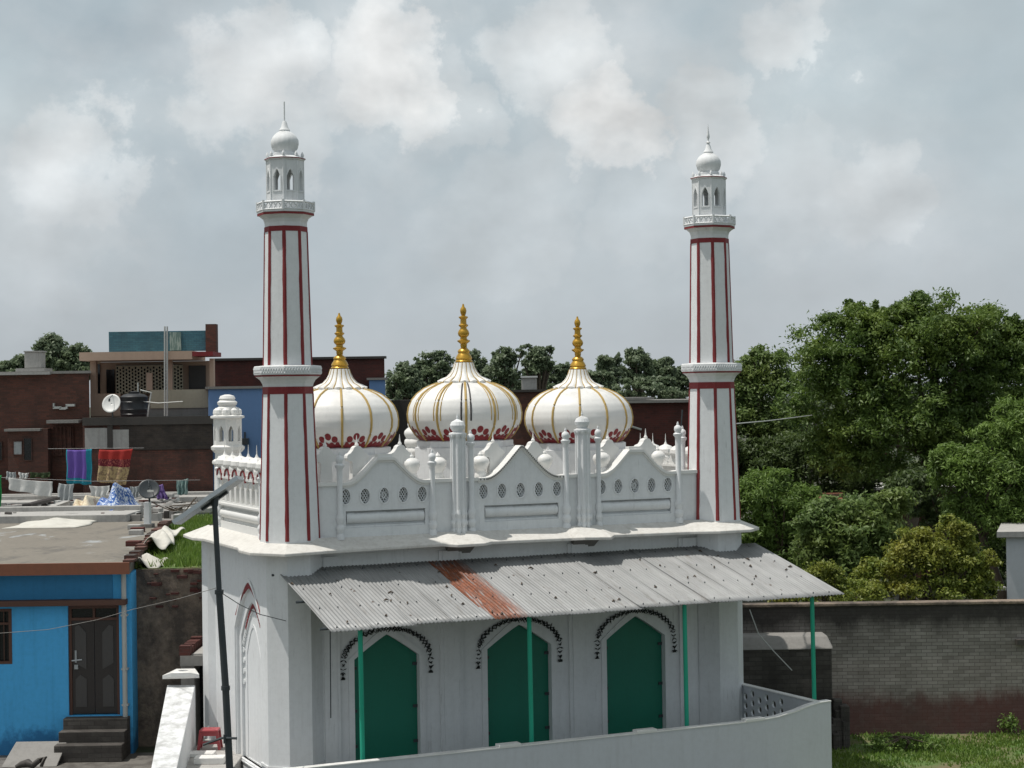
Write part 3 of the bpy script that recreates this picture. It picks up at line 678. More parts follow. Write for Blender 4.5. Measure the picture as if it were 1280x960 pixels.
for s, zb in ((.058, .1), (.365, .1), (.672, .1), (.944, 1.10)):
    p = awl(s, .93); m = MB(); m.tube([(p[0] + .02, p[1] - .0, zb), (p[0], p[1], p[2] - .04)], .045, 10); m.build('post', 'green_post', aw)
    a = awl(s, .02); m = MB(); m.tube([(a[0], a[1] + .05, a[2] - .09), (p[0], p[1], p[2] - .09)], .022, 6); m.build('rafter', 'dark_metal', aw)

# ================================================================== COURTYARD WALL
cw = thing('courtyard_wall', 'low white curved wall enclosing the mosque front under the awning', 'wall', (5, -3.2, -.5))
m = MB()
top = [(-3.2, .86), (8.2, .86), (8.7, .87), (9.1, .90), (9.5, .97), (9.85, 1.06), (10.1, 1.10), (10.36, 1.11)]
N = len(top); vs = []
for x, z in top: vs += [(x, -3.22, -.5), (x, -3.08, -.5), (x, -3.08, z), (x, -3.22, z)]
m.add(vs, [(4 * i + a, 4 * i + b, 4 * i + 4 + b, 4 * i + 4 + a) for i in range(N - 1) for a, b in ((0, 1), (1, 2), (2, 3), (3, 0))] + [(0, 1, 2, 3), (4 * N - 4, 4 * N - 3, 4 * N - 2, 4 * N - 1)])
m.build('wall', 'grey_white', cw)
m = MB(); vs = []
for x, z in top: vs += [(x, -3.235, z), (x, -3.065, z), (x, -3.065, z + .022), (x, -3.235, z + .022)]
m.add(vs, [(4 * i + a, 4 * i + b, 4 * i + 4 + b, 4 * i + 4 + a) for i in range(N - 1) for a, b in ((0, 1), (1, 2), (2, 3), (3, 0))] + [(0, 1, 2, 3), (4 * N - 4, 4 * N - 3, 4 * N - 2, 4 * N - 1)])
for x in (3.2, 6.1, 8.55): m.box(x - .22, x + .22, -3.24, -3.05, .88, .925)
m.build('coping', 'white_dome', cw)
m = MB(); hs = []
for i in range(6):
    for j in range(4): hs.append(ell(-.45 - i * .28, .22 + j * .20 + (.10 if i % 2 else 0), .075, .075, 10))
m.plate([(-3.08, -.5), (-.1, -.5), (-.1, 1.04), (-3.08, 1.09)], hs, .045, lambda u, v, d: (10.06 + d, u, v)); m.build('perforated_wall', 'grey_white', cw)
m = MB(); m.hexa([(10.045, -3.06, 1.095), (10.195, -3.06, 1.095), (10.195, -.1, 1.045), (10.045, -.1, 1.045), (10.045, -3.06, 1.118), (10.195, -3.06, 1.118), (10.195, -.1, 1.066), (10.045, -.1, 1.066)]); m.build('side_coping', 'white_dome', cw)
m = MB(); m.box(-3.2, 10.24, -3.08, -.15, -.48, .10); m.build('courtyard_floor', 'grey_concrete', None, kind='structure')

# ================================================================== GROUND
def sheet(name, mat, pts, z, kind='structure'):
    m = MB(); m.add([(x, y, z) for x, y in pts], [tuple(range(len(pts)))]); return m.build(name, mat, None, kind=kind)
m = MB(); m.box(-1500, 1500, -600, 2500, -1.5, -.5); m.build('ground', 'earth', None, kind='structure')
def cpt(r, w): p = Vector((CAM.x, CAM.y, 0)) + R0 * r + F0 * w; return (p.x, p.y)
sheet('lawn', 'turf', [cpt(5.6, 30), cpt(16, 30), cpt(16, 40.4), cpt(5.6, 40.4)], -.494)
sheet('lane', 'paving', [cpt(-18, 28), cpt(-6.3, 28), cpt(-6.6, 39.6), cpt(-18, 39.6)], -.494)

# ================================================================== STREET-FRAME HELPERS
def pbox(mb, x0, x1, y0, y1, w, dep, m=0, zb=None):       # front face seen at these picture columns / rows when it stands w metres away
    yc = (y0 + y1) / 2 if zb is None else y0 + 40; r0, r1 = rz(x0, yc, w)[0], rz(x1, yc, w)[0]; xc = (x0 + x1) / 2; z1 = rz(xc, y0, w)[1]; z0 = rz(xc, y1, w)[1] if zb is None else zb
    mb.box(min(r0, r1), max(r0, r1), w, w + dep, z0, z1, m); return mb
def house(name, label, x0, x1, y0, w, dep, mat, zb=-.5, cat='house', roofmat='grey_concrete'):
    r0 = rz(x0, y0, w)[0]; r1 = rz(x1, y0, w)[0]
    h = thing(name, label, cat, ((r0 + r1) / 2, w, zb), 'C')
    r0 = rz(x0, y0 + 40, w)[0]; r1 = rz(x1, y0 + 40, w)[0]; z = rz((x0 + x1) / 2, y0, w)[1]; k0 = r0 / w * 1.04; k1 = r1 / w * 1.04
    def slab(mb, e, y, za, zc): mb.hexa([(r0 - e, y, za), (r1 + e, y, za), (r1 + e + k1 * dep, w + dep, za), (r0 - e + k0 * dep, w + dep, za), (r0 - e, y, zc), (r1 + e, y, zc), (r1 + e + k1 * dep, w + dep, zc), (r0 - e + k0 * dep, w + dep, zc)])
    m = MB(); slab(m, 0, w, zb, z); m.build('wall', mat, h)
    if roofmat: m = MB(); slab(m, .10, w - .12, z + .003, z + .10); m.build('roof', roofmat, h)
    return h

# ================================================================== BLUE HOUSE (left)
W = 39.5
bh = thing('blue_house', 'bright blue single-storey house with flat concrete roof and dark panelled door', 'house', (-10, W, -.5), 'C')
rR = rz(165, 800, W)[0]; rL = rR - 8
m = MB(); zt = rz(80, 703, W)[1] - .26
def PR(x, y, w=W): return rz(x, y, w)
d0, d1 = PR(85, 800)[0], PR(149, 800)[0]; zd0, zd1 = PR(118, 894)[1], PR(118, 757)[1]
w0, w1 = PR(-45, 800)[0], PR(15, 800)[0]; zw0, zw1 = PR(5, 830)[1], PR(5, 761)[1]
m.plate([(rL, -.5), (rR, -.5), (rR, zt), (rL, zt)], [[(d0, zd0), (d1, zd0), (d1, zd1), (d0, zd1)], [(w0, zw0), (w1, zw0), (w1, zw1), (w0, zw1)]], .22, lambda u, v, d: (u, W + d, v))
m.hexa([(rR - .22, W + .22, -.5), (rR, W + .22, -.5), (rR - 1.2, W + 12, -.5), (rR - 1.42, W + 12, -.5), (rR - .22, W + .22, zt), (rR, W + .22, zt), (rR - 1.2, W + 12, zt), (rR - 1.42, W + 12, zt)])
m.box(rL, rR - 1.5, W + .9, W + 1.1, -.5, zt)
m.build('wall', 'blue_wall', bh)
m = MB(); zl = PR(80, 752)[1]; m.box(rL, rR - .42, W - .02, W + .0, zl + .06, zt - .002); m.build('upper_shade_band', 'blue_shade_band', bh)  # strip below the roof edge, eave shade painted in its darker blue
m = MB(); m.box(rL, rR - .08, W - .28, W - .021, zl - .07, zl + .055); m.build('ledge', 'brown_frame', bh, bevel=.01)
zr = PR(80, 703)[1]
m = MB(); m.hexa([(rL - .3, W - .45, zr - .24), (rR + .05, W - .45, zr - .24), (rR + .05, W - .38, zr - .24), (rL - .3, W - .38, zr - .24), (rL - .3, W - .45, zr + .02), (rR + .05, W - .45, zr + .02), (rR + .05, W - .38, zr + .02), (rL - .3, W - .38, zr + .02)]); m.build('fascia', 'fascia_red', bh)
m = MB(); ra = rR + .04; rb = rR - 1.65; m.hexa([(rL - .5, W - .378, zr - .24), (ra, W - .378, zr - .24), (rb, W + 13, zr - .24), (rL - .5, W + 13, zr - .24), (rL - .5, W - .378, zr), (ra, W - .378, zr), (rb, W + 13, zr), (rL - .5, W + 13, zr)]); m.build('roof', 'roof_concrete', bh)
m = MB(); n = 26     # broken brick kerb on the right edge of the roof
for i in range(n):
    a = (i + .5) / n; x = ra + (rb - ra) * a; y = W - .3 + 13 * a
    if random.random() < .88:
        h = random.uniform(.05, .13); j = random.uniform(-.03, .03); m = MB(); m.box(x - .13 + j, x + .10 + j, y - .21, y + .2, zr + .003, zr + h); m.build('kerb_brick', 'brick_stained', bh)
fr = MB()
for a, b, c, d in ((d0, d0 + .07, zd0, zd1), (d1 - .07, d1, zd0, zd1), (d0 + .07, d1 - .07, zd1 - .07, zd1 - .0), (d0 + .07, d1 - .07, PR(118, 774)[1] - .03, PR(118, 774)[1] + .03)): fr.box(a, b, W + .05, W + .14, c, d)
xm = (d0 + d1) / 2; fr.box(xm - .025, xm + .025, W + .05, W + .13, PR(118, 774)[1] + .03, zd1 - .07)
fr.build('door_frame', 'brown_frame', bh)
dr = MB(); zt2 = PR(118, 774)[1] - .03
for a, b in ((d0 + .072, xm - .004), (xm + .004, d1 - .072)): dr.box(a, b, W + .07, W + .12, zd0 + .02, zt2)
do = dr.build('door', 'dark_wood', bh, bevel=.008)
pn_ = MB()
for s in (-1, 1):
    xc = xm + s * .30
    pn_.plate([(xc - .12 * s, zd0 + 1.02), (xc + .13 * s, zd0 + 1.16), (xc + .13 * s, zt2 - .14), (xc + .04 * s, zt2 - .1), (xc - .12 * s, zt2 - .28)][::s], [], .02, lambda u, v, d: (u, W + .052 + d, v))
    pn_.plate([(xc - .12 * s, zd0 + .18), (xc + .13 * s, zd0 + .18), (xc + .13 * s, zd0 + .8), (xc + .02 * s, zd0 + .9), (xc - .12 * s, zd0 + .8)][::s], [], .02, lambda u, v, d: (u, W + .055 + d, v))
pn_.build('raised_panel', 'panel_wood', do)
hd = MB(); hx = d0 + .16; hd.box(hx - .02, hx + .02, W + .03, W + .07, zd0 + 1.18, zd0 + 1.45); hd.tube([(hx - .09, W + .03, zd0 + 1.22), (hx + .14, W + .03, zd0 + 1.24)], .018, 6); hd.box(hx - .03, hx + .05, W + .02, W + .06, zd0 + 1.03, zd0 + 1.13)
hd.build('latch', 'grey_metal', do)
m = MB(); m.box(d0 + .07, d1 - .07, W + .1, W + .105, zt2 + .06, zd1 - .07); m.build('transom_pane', 'pane_dark', bh)
wd = MB(); wd.box(w0, w1, W + .12, W + .13, zw0, zw1); wo = wd.build('window', 'pane_dark', bh)
m = MB(); m.box(w1 - .07, w1, W - .01, W + .12, zw0, zw1); m.box(w0, w1 - .07, W - .01, W + .1, zw0, zw0 + .06); m.box(w0, w1 - .07, W - .01, W + .1, zw1 - .06, zw1); m.box(w0, w1 - .07, W + .02, W + .08, zw1 - .36, zw1 - .31)
for i in range(7): m.box(w1 - .2 - i * .14, w1 - .185 - i * .14, W + .04, W + .055, zw0 + .06, zw1 - .06)
m.build('frame', 'brown_frame', wo)
m = MB(); px = PR(157, 800)[0]; m.tube([(px, W - .12, zr - .25), (px, W - .12, PR(157, 902)[1])], .055, 10)
for z in (2.6, 1.4, .6): m.box(px - .07, px + .07, W - .16, W - .0, z, z + .04)
m.build('drain_pipe', 'pale_pipe', bh)
for i in range(3):
    zs = zd0 - .02 - i * .24; m = MB(); m.box(PR(83 - i * 1.5, 900)[0], PR(163, 900)[0], W - .30 * (i + 1), W - .002 - .0 * i if i == 0 else W - .30 * i - .002, -.49, zs); m.build('step', 'rubble_grey', bh, bevel=.015)
# leaning slab, cloth, etc. in the lane
m = MB(); a, b = rz(3, 953, 38.3), rz(72, 953, 38.3); z1 = rz(40, 929, 39)[1]
m.hexa([(a[0], 38.2, -.49), (b[0], 38.2, -.49), (b[0], 38.28, -.49), (a[0], 38.28, -.49), (a[0] + .12, 38.95, z1 + .05), (b[0] + .05, 38.95, z1 + .05), (b[0] + .05, 39.03, z1), (a[0] + .12, 39.03, z1)])
m.build('stone_slab', 'grey_concrete', None, 'flat grey stone slab leaning in the lane below the blue house window', 'slab', org=(a[0], 38.3, -.49), frame='C', bevel=.01)
m = MB(); c = rz(38, 948, 38.0)
m.tube([(c[0] - .32, 38.0, -.45), (c[0] - .2, 38.02, -.40), (c[0] - .05, 37.98, -.36), (c[0] + .08, 37.9, -.40), (c[0] + .2, 37.95, -.30), (c[0] + .30, 38.0, -.26), (c[0] + .26, 37.9, -.42)], [.04, .07, .09, .07, .06, .07, .04], 9)
m.build('cloth_bundle', 'dark_plaster', None, 'small twisted dark cloth lying before the leaning stone slab', 'cloth', org=(c[0], 38, -.49), frame='C', smooth=True)

# ================================================================== MUD HOUSE between, with grass roof
w2 = 40.3
mh_ = thing('mud_house', 'dark earthen-walled house with grass growing on its roof', 'house', (-8.4, w2, -.5), 'C')
m = MB(); ra, zt3 = rz(167, 712, w2); rb_ = -6.25; 
m.box(ra, rb_, w2, w2 + .5, -.5, zt3); m.hexa([(ra, w2 + .5, -.5), (rb_, w2 + .5, -.5), (-9.0, w2 + 19, -.5), (ra - 2.6, w2 + 19, -.5), (ra, w2 + .5, zt3 - .02), (rb_, w2 + .5, zt3 - .02), (-9.0, w2 + 19, zt3 - .02), (ra - 2.6, w2 + 19, zt3 - .02)]); m.build('wall', 'mud_plaster', mh_)
for i in range(34):
    m = MB(); x = random.uniform(ra + .3, rb_); z = zt3 - random.uniform(.0, .55) * random.random() * 2; s = random.uniform(.05, .16); m.box(x, x + s * 1.7, w2 - random.uniform(.03, .1), w2 + .05, z - s * .5, z); m.build('exposed_brick', 'brick_red', mh_)
def blades(name, mat, area, n, h, z, label=None, cat=None, kind=None, parent=None, zf=None):
    x = RNG.uniform(area[0], area[1], n); y = RNG.uniform(area[2], area[3], n)
    dens = np.sin(x * 2.1 + y) + np.sin(y * 1.7 - x * .8) + RNG.normal(0, .8, n); k = dens > -.5; x, y = x[k], y[k]; n = len(x)
    hh = h * RNG.uniform(.4, 1.2, n); a = RNG.uniform(0, 2 * PI, n); wd = .016 + .012 * RNG.random(n); lx = RNG.normal(0, .35, n) * hh; ly = RNG.normal(0, .35, n) * hh
    zz = z if zf is None else zf(x, y)
    v = np.stack([np.stack([x - wd * np.cos(a), y - wd * np.sin(a), x * 0 + zz], 1), np.stack([x + wd * np.cos(a), y + wd * np.sin(a), x * 0 + zz], 1), np.stack([x + lx, y + ly, zz + hh], 1)], 1).reshape(-1, 3)
    o0 = ORG[parent] if parent is not None else Vector((0, 0, 0))
    me = bpy.data.meshes.new(name); me.vertices.add(3 * n); me.vertices.foreach_set('co', (v - np.array(o0)).ravel()); me.loops.add(3 * n); me.loops.foreach_set('vertex_index', np.arange(3 * n)); me.polygons.add(n)
    me.polygons.foreach_set('loop_start', np.arange(n) * 3); me.polygons.foreach_set('loop_total', np.full(n, 3)); me.update()
    at = me.attributes.new('var', 'FLOAT', 'POINT'); at.data.foreach_set('value', np.repeat(RNG.random(n), 3))
    me.materials.append(MATS[mat]); o = bpy.data.objects.new(name, me); COL.objects.link(o)
    if parent is not None: o.parent = parent
    else: o.location = (CAM.x, CAM.y, 0); o.rotation_euler = (0, 0, -PHI)
    props(o, label, cat, None, kind); return o
blades('grass', 'grass_blade', (ra - 1.6, rb_, w2 + .1, w2 + 18), 30000, .22, zt3 + .01, 'tall green grass growing over the mud house roof', 'grass', 'stuff')
m = MB(); m.hexa([(ra + .1, w2 + .05, zt3 - .019), (rb_, w2 + .05, zt3 - .019), (-9.1, w2 + 18.8, zt3 - .019), (ra - 2.4, w2 + 18.8, zt3 - .019), (ra + .1, w2 + .05, zt3 + .02), (rb_, w2 + .05, zt3 + .02), (-9.1, w2 + 18.8, zt3 + .02), (ra - 2.4, w2 + 18.8, zt3 + .02)]); m.build('roof', 'turf', mh_)
for i, (x, y, w, s, lb) in enumerate(((183, 704, 41.0, .9, 'crumpled white sack on the brick edge beside the blue house roof'), (203, 676, 45.5, .75, 'long pale tarpaulin strip draped between the roof kerb and the grass'))):
    r, z = rz(x, y, w); m = MB()
    def f(u, v):
        return (r + (u - .5) * (.85 * s) + .1 * math.sin(v * 7) - (.5 * (v - .5) if i else 0), w + (v - .5) * (1.3 if i == 0 else 5), z + .10 + .16 * math.sin(u * 5 + v * 6) * math.sin(v * 9 + u * 3) - .35 * abs(u - .5) + (0 if i == 0 else .1))
    m.grid(f, 14, 18); m.build(['sack', 'tarpaulin'][i], 'tarp_white', None, lb, ['sack', 'tarpaulin'][i], org=(r, w, z), frame='C', smooth=True, thick=.02)

# ================================================================== OUTBUILDING, SLOPING WALL, STOOL beside the mosque
ob = thing('outbuilding', 'small brick outbuilding with white slab roof against the mosque side wall', 'shed', (-7.0, 38.6, -.5), 'C')
Wo = 38.6; a0, zr1 = rz(226, 832, Wo); a1 = rz(268, 832, Wo)[0]; zo = rz(245, 806, Wo + 2.2)[1]; ad = rz(243, 860, Wo)[0]
m = MB(); m.box(a0, ad, Wo, Wo + 1.6, -.5, zr1); m.box(ad, a1 + .3, Wo + 1.3, Wo + 1.6, -.5, zr1); m.build('wall', 'grey_concrete', ob)
m = MB(); m.box(a0, a1 + .3, Wo - .08, Wo + 1.65, zr1 + .002, zr1 + .22); m.build('roof', 'grey_concrete', ob)
m = MB(); m.box(a0 + .28, a1 + .3, Wo - .02, Wo + 1.45, zr1 + .222, zr1 + .26); m.build('roof_sheet', 'pale_concrete', ob)
m = MB()
for i in range(6): m.box(a0 - .02, a0 + .22, Wo - .06 + i * .27, Wo + .17 + i * .27, zr1 + .222, zr1 + .222 + random.uniform(.16, .24))
for i in range(4): m.box(a0 + .3 + i * .27, a0 + .53 + i * .27, Wo + 1.46, Wo + 1.62, zr1 + .222, zr1 + .40)
m.build('brick_kerb', 'brick_red', ob)
m = MB(); m.box(ad, a1 + .3, Wo + .7, Wo + .75, -.5, zr1 - .001); m.build('doorway', 'pane_dark', ob)
# sloping white wall
lw_ = thing('stair_wall', 'white plastered wall running down toward the viewer beside the dark doorway', 'wall', (-6.9, 35, -.5), 'C')
P0 = rz(209, 856, 37.9); P1 = rz(244, 856, 37.9); Q0 = rz(186, 975, 32.5); Q1 = rz(218, 975, 32.5)
m = MB(); m.hexa([(Q0[0], 32.5, -.5), (Q1[0], 32.5, -.5), (P1[0], 37.9, -.5), (P0[0], 37.9, -.5), (Q0[0], 32.5, Q0[1]), (Q1[0], 32.5, Q1[1]), (P1[0], 37.9, P1[1]), (P0[0], 37.9, P0[1])]); m.build('wall', 'white_paint', lw_, bevel=.02)
m = MB(); r, z = rz(228, 846, 37.9)
vs = [(r - .40, 37.75, z - .16), (r - .2, 37.7, z + .03), (r + .22, 37.75, z + .06), (r + .38, 37.8, z - .06), (r + .2, 38.3, z + .12), (r - .2, 38.3, z + .12)]
m.plate([(v[0], v[1]) for v in vs], [ell(r, 38.0, .11, .10, 12)], .08, lambda u, v, d: (u, v, z + .12 - d - .28 * max(0, abs(u - r) - .18)), 0); m.build('cap', 'white_dome', lw_, bevel=.02)
st = thing('plastic_stool', 'small red plastic stool with open sides between the white wall and mosque', 'stool', (-6.1, 36.9, 0), 'C')
sr, sz = rz(262, 911, 37.0); zb = sz - .42
m = MB(); m.box(sr - .20, sr + .20, 36.85, 37.2, sz - .05, sz); m.build('seat', 'red_plastic', st, bevel=.02)
for a in (-1, 1):
    for b in (36.87, 37.14):
        m = MB(); m.hexa([(sr + a * .22 - .03, b, zb), (sr + a * .22 + .03, b, zb), (sr + a * .22 + .03, b + .04, zb), (sr + a * .22 - .03, b + .04, zb), (sr + a * .17 - .03, b, sz - .04), (sr + a * .17 + .03, b, sz - .04), (sr + a * .17 + .03, b + .04, sz - .04), (sr + a * .17 - .03, b + .04, sz - .04)]); m.build('leg', 'red_plastic', st)
m = MB(); m.box(sr - .19, sr + .19, 36.875, 36.895, zb + .12, zb + .18); m.box(sr - .19, sr + .19, 36.875, 36.895, sz - .13, sz - .05); m.build('apron', 'red_plastic', st)
ORG_st = None
m = MB(); m.box(rz(230, 945, 36)[0], rz(300, 945, 36)[0], 34.0, 38.4, -.5, zb - .01)
m.build('landing_slab', 'pale_concrete', None, 'raised pale concrete landing under the red stool', 'slab', org=(-6.2, 36, -.5), frame='C', bevel=.02)
for i, (x, y, w, lb) in enumerate(((262, 937, 35.6, 'white marble block on the landing, nearest the leaning lamp pole'), (250, 930, 36.3, 'thin whitewashed plank lying just before the red stool'))):
    r, z = rz(x, y, w); m = MB(); m.box(r - (.3 if i == 0 else .45), r + .3, w - .15, w + .2, zb - .008, zb + (.12 if i == 0 else .07)); m.build(['marble_block', 'plank'][i], 'white_dome', None, lb, ['block', 'plank'][i], org=(r, w, zb), frame='C', bevel=.01)
r, z = rz(163, 950, 37); m = MB(); m.box(rz(137, 945, 37)[0], rz(193, 945, 37)[0], 34, 37, -.49, -.36); m.build('concrete_slab', 'pale_concrete', None, 'pale concrete slab on the lane, left of the sloping white wall', 'slab', org=(r, 36, -.49), frame='C', bevel=.03)

# ================================================================== SOLAR STREET LAMP
sl = thing('solar_street_lamp', 'thin dark leaning pole with a tilted solar panel, beside the mosque corner', 'street lamp', (-4.7, 28, -.5), 'C')
Wl = 29.5
p = [rz(x, y, Wl) for x, y in ((292, 1000), (287, 960), (282, 860), (274, 740), (268, 625))]
m = MB(); m.tube([(a[0], Wl, a[1]) for a in p[:4]], [.062, .062, .060, .058], 12); m.tube([(p[3][0], Wl, p[3][1]), (p[4][0], Wl, p[4][1])], .046, 12)
b0 = rz(289, 960, Wl); m.tube([(b0[0], Wl, b0[1]), (b0[0] + .05, Wl, -.5)], .062, 12)
m.build('pole', 'dark_metal', sl, smooth=True)
m = MB()
for i in (2, 3): m.tube([(p[i][0] - .001, Wl, p[i][1] - .035), (p[i][0], Wl, p[i][1] + .035)], .075, 12)
m.build('joint_collar', 'dark_metal', sl)
a = rz(221, 654, Wl); b = rz(301, 598, Wl); D = Vector((b[0] - a[0], 0, b[1] - a[1])).normalized(); Nn = Vector((-D.z, .10, D.x)).normalized(); Yv = D.cross(Nn).normalized()
if Yv.y < 0: Yv = -Yv
m = MB(); A_ = Vector((a[0], Wl - .25, a[1])); L = math.hypot(b[0] - a[0], b[1] - a[1]); th = .07
def pan(mb, s0, s1, t0, t1, n0, n1, mi=0): mb.hexa([tuple(A_ + D * s + Yv * t + Nn * n) for n in (n0, n1) for s, t in ((s0, t0), (s1, t0), (s1, t1), (s0, t1))], mi)
pan(m, 0, L, 0, .5, 0, th); m.build('panel_frame', 'grey_metal', sl)
m = MB(); pan(m, .03, L - .03, .03, .47, th + .001, th + .006); m.build('solar_panel', 'solar_cell_sheen', sl)
m = MB(); q = rz(268, 625, Wl); m.tube([(q[0], Wl, q[1] - .1), (q[0] + .02, Wl + .02, q[1] + .12)], .06, 10); pan(m, L * .35, L * .75, .3, .4, -.04, -.001); m.build('bracket', 'dark_metal', sl)
r, z = rz(286, 922, Wl); m = MB(); m.tube([(r - .42, Wl - .07, z - .10), (r - .1, Wl - .08, z + .01), (r + .15, Wl - .07, z)], .022, 6); m.tube([(r - .06, Wl - .09, z - .08), (r - .06, Wl - .09, z + .07)], .018, 6); m.build('clamp_rod', 'dark_metal', sl)

# ================================================================== LEFT TERRACES AND BRICK HOUSES
zT = 3.78
th_ = thing('terrace_house', 'flat-roofed concrete terrace block with stepped pale slabs behind the blue house', 'house', (-15, 53, -.5), 'C')
m = MB(); m.hexa([(-24, 52.6, -.5), (rz(212, 650, 52.6)[0], 52.6, -.5), (rz(262, 615, 64)[0], 64.4, -.5), (-28, 64.4, -.5), (-24, 52.6, zT), (rz(212, 650, 52.6)[0], 52.6, zT), (rz(262, 615, 64)[0], 64.4, zT), (-28, 64.4, zT)]); m.build('wall', 'grey_concrete', th_)
m = MB()
for (x0, x1, y0, w, dd, h) in ((-30, 158, 643, 52.7, 2.0, .24), (85, 262, 628, 56.5, .8, .16), (-30, 205, 612, 60.3, 1.5, .22), (-30, 262, 603, 63.0, 1.2, .18)):
    ra_, rb2 = rz(x0, 600, w)[0], rz(x1, 600, w)[0]; m.box(ra_, rb2, w, w + dd, zT + .003, zT + h)
    m.box(ra_, rb2, w + dd + .01, w + dd + .35, zT + .002, zT + h * 1.6)
m.build('roof_slab', 'pale_concrete', th_, bevel=.02)

def window(h, x0, x1, y0, y1, w, mat='pane_dark', frame='brick_stained'):
    m = MB(); pbox(m, x0, x1, y0, y1, w - .03, .06); o = m.build('window', mat, h)
    m = MB()
    for a, b, c, d in ((x0 - 1, x0, y0 - 1, y1 + 1), (x1, x1 + 1, y0 - 1, y1 + 1), (x0, x1, y0 - 1, y0), (x0, x1, y1, y1 + 1)): pbox(m, a, b, c, d, w - .06, .09)
    m.build('frame', frame, o); return o
h1 = house('brick_house', 'long dark red brick house with a flat roof at the far left', -80, 112, 468, 66, 6, 'brick_dark')
window(h1, -10, 2, 553, 575, 66); 
m = MB(); pbox(m, 10, 60, 536, 615, 65.4, .6, 0, 3.7); m.build('porch', 'brick_dark', h1)
m = MB(); pbox(m, 5, 50, 536, 539, 65.2, .7); pbox(m, 58, 98, 525, 529, 65.2, .7); m.build('canopy', 'grey_concrete', h1)
window(h1, 17, 27, 552, 568, 65.4, 'cloth_grey'); window(h1, 30, 39, 548, 575, 65.4)
d_ = MB(); pbox(d_, 63, 92, 533, 570, 65.9, .08); dd = d_.build('shutter', 'brick_dark', h1); 
m = MB()
for x in (66, 71, 76, 81, 88): pbox(m, x, x + 1, 534, 569, 65.82, .07)
m.build('shutter_bar', 'brick_dark', dd)
m = MB(); pbox(m, 66, 76, 508, 511, 65.8, .15); pbox(m, 66, 67.5, 504, 510, 65.8, .15); pbox(m, 82, 93, 505, 508, 65.8, .15); pbox(m, 82, 84, 506, 511, 65.8, .15); pbox(m, 74, 82, 509, 512, 65.8, .15); m.build('wall_pipe', 'pale_pipe', h1)
m = MB(); pbox(m, -80, 62, 466, 469, 65.7, 1.5); m.build('roof_edge', 'pale_concrete', h1)
tk = thing('water_tank', 'square pale grey water tank on the far left brick roof', 'water tank', (rz(41, 460, 69)[0], 69, rz(41, 460, 69)[1]), 'C')
m = MB(); pbox(m, 30.5, 51, 440, 460, 69, .7); m.build('tank_body', 'pale_concrete', tk, bevel=.02); m = MB(); pbox(m, 29.5, 52, 438.5, 440, 68.95, .8); m.build('lid', 'pale_concrete', tk); m = MB(); pbox(m, 20, 56, 460.3, 463.5, 68.8, 1.2, 0, 8.15); m.build('stand', 'pale_concrete', tk)

ph = thing('pink_house', 'pink and cream two-storey house with lattice verandah and teal brick roof room', 'house', (rz(190, 560, 70)[0], 70, -.5), 'C')
Wp = 70
m = MB(); pbox(m, 113, 267, 452, 0, Wp + 1.6, .4, 0, -.5); m.build('wall', 'pink_wall', ph)
for a_ in ((113, 120, 448, 520, Wp, .3), (208, 215, 448, 490, Wp, .2), (183, 190, 466, 488, Wp - .05, .2), (262, 267, 448, 490, Wp, .3)): m = MB(); pbox(m, *a_); m.build('pillar', 'pink_wall', ph)
m = MB(); pbox(m, 113, 150, 492, 520, Wp - .05, .15); pbox(m, 113, 188, 512, 522, Wp, 1.6); m.build('balcony_wall', 'pink_wall', ph)
m = MB(); pbox(m, 188, 260, 487, 510, Wp - .1, .2); m.build('cream_parapet', 'cream_wall', ph)
m = MB(); pbox(m, 186, 262, 510, 523, Wp - .05, 1.6); m.build('plinth', 'grey_concrete', ph)
m = MB(); pbox(m, 99, 240, 439.5, 450, Wp - .7, 3); m.build('roof', 'pink_wall', ph); m = MB(); pbox(m, 240.3, 266, 439.5, 445, Wp - .7, 2); m.build('roof_edge', 'red_paint', ph)
m = MB(); a0_, z0_ = rz(145, 492, Wp + 1.2); a1_, z1_ = rz(228, 456, Wp + 1.2); hs = []
nx = 22; nz = 8
for i in range(nx):
    for j in range(nz):
        u = a0_ + (a1_ - a0_) * (i + .5) / nx; v = z0_ + (z1_ - z0_) * (j + (.75 if i % 2 else .3)) / nz
        if v + .06 < z1_: hs.append([(u + .048 * math.cos(a), v + .055 * math.sin(a)) for a in [k * PI / 3 for k in range(6)]])
m.plate([(a0_, z0_), (a1_, z0_), (a1_, z1_), (a0_, z1_)], hs, .08, lambda u, v, d: (u, Wp + 1.2 + d, v)); m.build('lattice_screen', 'cream_wall', ph)
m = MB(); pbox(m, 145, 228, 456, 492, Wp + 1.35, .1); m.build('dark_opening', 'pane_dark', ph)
m = MB(); pbox(m, 236, 257, 457, 486, Wp + 1.5, .08); m.build('door', 'dark_wood', ph)
m = MB(); pbox(m, 121, 125, 455, 492, Wp + 1.5, .08); pbox(m, 133, 143, 462, 492, Wp + 1.5, .08); m.build('window', 'pane_dark', ph)
m = MB(); pbox(m, 136, 257, 414, 439, Wp + 1.2, .5); m.build('roof_room', 'brick_teal', ph)
m = MB(); pbox(m, 212, 226, 415, 438, Wp + 1.1, .09); m.build('green_shutter', 'cloth_seafoam', ph)
m = MB(); pbox(m, 257, 270, 405, 445, Wp + 1.1, .5); m.build('chimney_wall', 'brick_dark', ph)
m = MB()
for x in (206, 209): a, b = rz(x, 520, Wp - .8), rz(x, 408, Wp - .8); m.tube([(a[0], Wp - .8, a[1]), (b[0], Wp - .8, b[1])], .035, 6)
m.build('vent_pipe', 'pale_pipe', ph)

